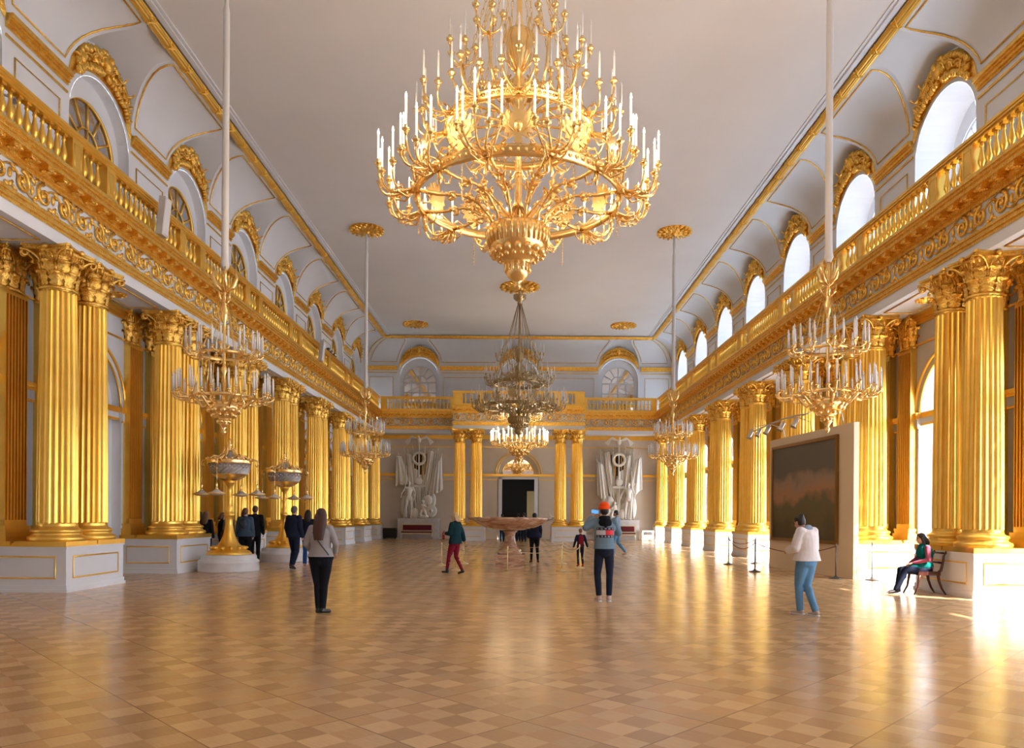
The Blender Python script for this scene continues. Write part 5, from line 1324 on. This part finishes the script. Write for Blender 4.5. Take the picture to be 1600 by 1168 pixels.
# ------------------------------------------------------------------ sculpture groups, benches and fittings at the back wall
def statue(t, name, off, yaw, H, pose, P):
    """one continuous plaster figure as a part of the trophy"""
    o = person('', (0, 0, 0), 0, H, pose, vox=.022, skin='plaster', name=name, cat='_', wide=1.15)
    body = o.children[0]; mx = Matrix.Translation(off) @ Matrix.Rotation(yaw, 4, 'Z')
    body.data.transform(mx); body.parent = P; body.name = name; bpy.data.objects.remove(o)
def trophy(xc, mir, label):
    t = thing('sculpture_group', label, 'sculpture', (xc, YR+.15-.55, 1.345), 0, 'plaster sculpture groups')
    m = mir
    def pole(x0, x1, z1, yy=.1, r=.042, tip=True):
        b = MB(); b.tube([(m*x0, yy-.2, 0), (m*x1, yy, z1)], r, 7)
        if tip: b.tube([(m*x1, yy, z1-.02), (m*(x1+(x1-x0)/z1*.14), yy, z1+.14), (m*(x1+(x1-x0)/z1*.35), yy, z1+.32)], [.02, .07, .005], 6, flat=.5)
        b.build('spear_pole', 'plaster', t)
    for x0, x1, z1, y in ((-.95, -.82, 3.2, -.05), (-.5, -1.35, 4.1, .15), (-.3, -.75, 4.3, .2), (.35, .85, 4.3, .2), (.5, 1.05, 4.2, .22), (.7, 1.45, 4.0, .12), (.45, .55, 2.3, -.05)): pole(x0, x1, z1, y)
    # central standard: pole, tablet, disc, wreath, eagle
    b = MB(); b.tube([(0, -.1, 0), (0, 0, 5.0)], .05, 8); b.ell((0, -.05, 2.45), (.26, .08, .26), 14, 8); b.box(-.42, .42, -.14, .02, 2.05, 2.20)
    b.tube([(-.12, -.06, 2.05), (-.05, -.08, .2)], .03, 6); b.tube([(.12, -.06, 2.05), (.05, -.08, .2)], .03, 6)
    b.build('standard', 'plaster', t)
    b = MB(); n = 26
    for i in range(n):
        a = 2*PI*i/n; b.ell((.38*math.cos(a), -.06, 3.95+.38*math.sin(a)), (.12, .09, .09), 6, 4, Matrix.Rotation(-a-PI/2+.5, 3, 'Y'))
    b.build('wreath', 'plaster', t)
    b = MB(); b.ell((0, -.05, 5.12), (.14, .16, .20), 10, 8); b.ell((m*-.02, -.14, 5.36), (.07, .09, .08), 8, 6)
    for s in (-1, 1):
        for j in range(6):
            u = j/5; b.tube([(s*.10, -.02, 5.20), (s*(.45+.1*u), 0, 5.42-.12*u), (s*(.98-.26*u), .0, 5.02-.20*u)], [.08, .075, .03], 6, flat=.6)
    obj_mesh('eagle', remesh(b, .025, 1), 'plaster', t)
    # banners as thick folded cloth
    def banner(pts, folds, y0, nm='banner'):
        b = MB(); rows = []; n = 18
        (ax, az), (bx, bz), (cx, cz), (dx, dz) = pts      # top, top outer, bottom outer, bottom inner
        for i in range(n+1):
            u = i/n; row = []
            for j in range(n+1):
                v = j/n
                x = (ax*(1-v)+bx*v)*(1-u)+(dx*(1-v)+cx*v)*u; z = (az*(1-v)+bz*v)*(1-u)+(dz*(1-v)+cz*v)*u
                row.append((m*x, y0-.14*math.sin(PI*v)-.06*math.sin(folds*PI*v+u*2)*(.4+u), z+.05*math.sin(7*v)*u))
            rows.append(row)
        rr = rows+[[(x, y0+.10, z) for x, y, z in r] for r in rows[::-1]]
        b.grid(rr); obj_mesh(nm, _solid(rows, y0), 'plaster', t)
    def _solid(rows, y0):
        b = MB(); n = len(rows); w = len(rows[0]); b.grid(rows); back = [[(x, y0+.12, z) for x, y, z in r] for r in rows]; b.grid(back)
        b.grid([rows[0], back[0]]); b.grid([rows[-1], back[-1]]); b.grid([[r[0] for r in rows], [r[0] for r in back]]); b.grid([[r[-1] for r in rows], [r[-1] for r in back]])
        me = bpy.data.meshes.new('banner'); me.from_pydata(b.v, [], b.f); bm = bmesh.new(); bm.from_mesh(me); bmesh.ops.remove_doubles(bm, verts=bm.verts, dist=.001); bmesh.ops.recalc_face_normals(bm, faces=bm.faces); bm.to_mesh(me); bm.free()
        me.polygons.foreach_set('use_smooth', [True]*len(me.polygons)); return me
    if m > 0:
        banner([(.95, 3.1), (1.48, 4.1), (1.58, 1.9), (.62, 1.45)], 7, .02)
        banner([(-1.55, 4.1), (-1.20, 4.1), (-.62, 2.3), (-1.55, 2.1)], 5, .10)
    else:
        banner([(1.05, 3.6), (1.45, 3.9), (1.42, 1.6), (.70, 1.2)], 6, .06)
        banner([(-1.50, 4.15), (-1.15, 4.0), (-.42, 1.0), (-1.55, 2.0)], 5, .02)
    banner([(-.85, 4.3), (-.55, 4.2), (-.05, 1.3), (-.60, 1.5)], 4, .18)
    banner([(.62, 4.5), (.95, 4.4), (.72, 1.9), (.10, 1.1)], 5, .16)
    banner([(-.50, 3.4), (.10, 3.1), (.30, 1.0), (-.70, 1.1)], 6, .26)
    gp = MB(); gp.box(-.48, .48, .20, .30, 2.9, 4.3); gp.build('dark_panel', 'darkroom', t)
    for q in range(5):
        gp = MB(); gp.box(-.44+q*.21, -.40+q*.21, .16, .21, 2.9, 4.3); gp.build('gilt_bar', 'gold', t)
    for x0, x1, z1, y in ((-.15, -.45, 4.6, .2), (.2, .35, 4.5, .2), (.85, 1.2, 4.4, .2), (-.8, -1.0, 4.5, .22)): pole(x0, x1, z1, y)
    # figure and arms at the foot
    statue(t, 'standing_figure', V(m*-.62, -.22, .0), PI+m*.2, 2.45, dict(elbL=(-.30, 0, 1.18), wriL=(-.26, .10, .95), elbR=(.32, .0, 1.2), wriR=(.36, .15, 1.05), kneL=(-.12, .05, .5), ankR=(.14, .02, .08), kneR=(.14, .03, .5)), t)
    b = MB(); b.ell((m*.85, -.18, .50), (.38, .10, .42), 16, 8); b.ell((m*.85, -.28, .50), (.12, .06, .12), 8, 6); obj_mesh('round_shield', remesh(b, .02, 1), 'plaster', t)
    b = MB(); b.ell((m*.30, -.15, .75), (.20, .18, .24), 10, 8); b.ell((m*.30, -.2, 1.08), (.12, .14, .14), 10, 8); b.capsule((m*.25, -.15, .6), .11, (m*.15, -.30, .25), .09); b.capsule((m*.38, -.15, .6), .11, (m*.50, -.30, .25), .09); b.ell((m*.33, -.2, .12), (.38, .2, .12), 12, 6); b.capsule((m*.2, -.2, .9), .06, (m*.52, -.3, .75), .05); obj_mesh('crouching_figure', remesh(b, .022, 1), 'plaster', t)
    b = MB(); b.ell((m*-.25, -.12, .35), (.25, .14, .35), 10, 8); b.ell((m*.6, -.1, 1.2), (.3, .12, .35), 10, 8); b.ell((m*-1.0, -.05, .8), (.18, .1, .7), 10, 8); b.ell((m*.95, -.02, 1.2), (.2, .1, .45), 10, 8); obj_mesh('drapery', remesh(b, .025, 2), 'plaster', t)
    for z in (1.0, 2.9):
        pass
    b = MB(); b.box(m*-1.02-.16, m*-1.02+.16, -.12, -.02, 2.28, 2.42); b.build('tablet', 'plaster', t)
    # low plinth
    p = thing('sculpture_plinth', 'pale stone plinth under the '+('left' if m > 0 else 'right')+' sculpture group on the back wall', 'plinth', (xc, YR+.15-.45, 0), 0, 'plinths under the sculptures')
    b = MB(); b.box(-1.32, 1.32, -.42, .44, .10, 1.26); b.build('block', 'marble', p); b = MB(); b.box(-1.36, 1.36, -.46, .44, 1.26, 1.34); b.build('top_slab', 'marble', p); b = MB(); b.box(-1.42, 1.42, -.50, .44, 0, .10); b.build('foot', 'marble', p)
    # bench
    q = thing('bench', 'white and gilt bench with dark red velvet before the '+('left' if m > 0 else 'right')+' sculpture plinth', 'bench', (xc+m*-.02, YR-1.05, 0), 0, 'red velvet benches')
    b = MB()
    for z0, z1 in ((.93, 1.0), (.50, .56), (.34, .42)): b.box(-1.02, 1.02, .10 if z0 > .9 else (-.30 if z0 < .45 else .08), .18 if z0 > .45 else .22, z0, z1)
    for x in (-1.0, .94): b.box(x, x+.06, .08, .16, .42, .96)
    b.build('frame', mat('ivory_gilt', (.75, .62, .38), .35), q)
    b = MB(); b.box(-.93, .93, .09, .15, .58, .92); b.build('back_cushion', 'velvet', q)
    b = MB(); b.box(-.97, .97, -.28, .20, .42, .50); b.build('seat_cushion', 'velvet', q)
    for x in (-.98, .98):
        for y in (-.26, .14):
            b = MB(); b.tube([(x, y, .34), (x, y, 0)], [.035, .02], 8); b.build('leg', mat('ivory_leg', (.72, .62, .45), .4) if False else 'marble', q)
trophy(-6.55, 1, 'white plaster military trophy with standing figure and banners, on the left of the back wall')
trophy(6.62, -1, 'white plaster military trophy with eagle, wreath and banners, on the right of the back wall')
def boxthing(name, label, cat, loc, d, m, grille=None, group=None):
    t = thing(name, label, cat, loc, 0, group); b = MB(); b.box(-d[0]/2, d[0]/2, -d[1]/2, d[1]/2, .05, d[2]); b.build('case', m, t)
    b = MB()
    if grille:
        for i in range(6): b.box(-d[0]*.36, d[0]*.36, -d[1]/2-.012, -d[1]/2, d[2]*.6+i*.03, d[2]*.6+i*.03+.012)
        b.build('grille', grille, t)
    b = MB(); b.box(-d[0]*.45, -d[0]*.35, -d[1]*.4, d[1]*.4, 0, .05); b.box(d[0]*.35, d[0]*.45, -d[1]*.4, d[1]*.4, 0, .05); b.build('feet', m, t); return t
boxthing('loudspeaker_case', 'low black box on the floor left of the left sculpture plinth', 'box', (-8.45, YR-.3, 0), (.85, .4, .70), 'black')
boxthing('fan_heater', 'white heater on the floor right of the right sculpture plinth', 'heater', (8.45, YR-.9, 0), (.80, .35, .66), 'marble', 'steel', 'floor heaters')
boxthing('fan_heater', 'white heater on the floor between the right column pair and the bench', 'heater', (4.72, YR-.3, 0), (.55, .3, .60), 'marble', 'steel', 'floor heaters')
t = thing('fire_extinguisher', 'small red fire extinguisher on the floor left of the back columns', 'fire extinguisher', (-4.9, YR-.35, 0))
b = MB(); b.lathe([(.08, 0), (.085, .04), (.085, .38), (.05, .45), (.025, .47)], 14); b.build('cylinder_body', 'red', t)
b = MB(); b.tube([(0, 0, .46), (0, 0, .52), (.1, 0, .54)], .02, 6); b.tube([(0, 0, .5), (.12, 0, .46), (.14, 0, .3)], .012, 6); b.build('nozzle', 'black', t)
# white boards standing in the gallery balustrade
for (x, y, z, lb) in ((-9.0, 18.0, 8.36, 'near'), (-9.0, 32.6, 8.36, 'far')):
    t = thing('loudspeaker', f'slim white loudspeaker panel tilted against the left gallery balustrade, {lb} one', 'loudspeaker', (-8.88, y, z), 0, 'white loudspeakers on the left gallery')
    b = MB(Matrix.Rotation(.10, 4, 'Y')); b.box(0, .16, -.16, .16, 0, .92); b.build('case', 'marble', t)
    b = MB(Matrix.Rotation(.10, 4, 'Y')); b.box(.16, .168, -.13, .13, .05, .87); b.build('front_mesh', 'cloth_white', t)
t = thing('security_camera', 'small white surveillance camera above the near left balustrade', 'camera', (-9.55, 13.9, 9.25))
b = MB(); b.tube([(-.6, 0, .25), (-.3, 0, .22), (0, 0, .12)], .025, 6); b.build('arm', 'window_white', t); b = MB(); b.capsule((-.05, 0, .1), .07, (.14, -.1, .06), .07); b.build('housing', 'window_white', t)
b = MB(); b.capsule((.14, -.1, .06), .05, (.20, -.13, .045), .05); b.build('lens', 'black', t)
t = thing('spotlight_cluster', 'three dark spotlights fixed on the left gallery rail', 'spotlights', (-9.15, 35.2, 9.24))
for i in range(3):
    b = MB(); b.ell((.0, i*.5, .16), (.14, .14, .14), 10, 8); b.tube([(0, i*.5, 0), (0, i*.5, .1)], .02, 5); o = b.build('spotlight', 'black', t)
    b = MB(); b.ell((.10, i*.5-.08, .16), (.07, .07, .07), 8, 6); b.build('lens', 'silver', o)
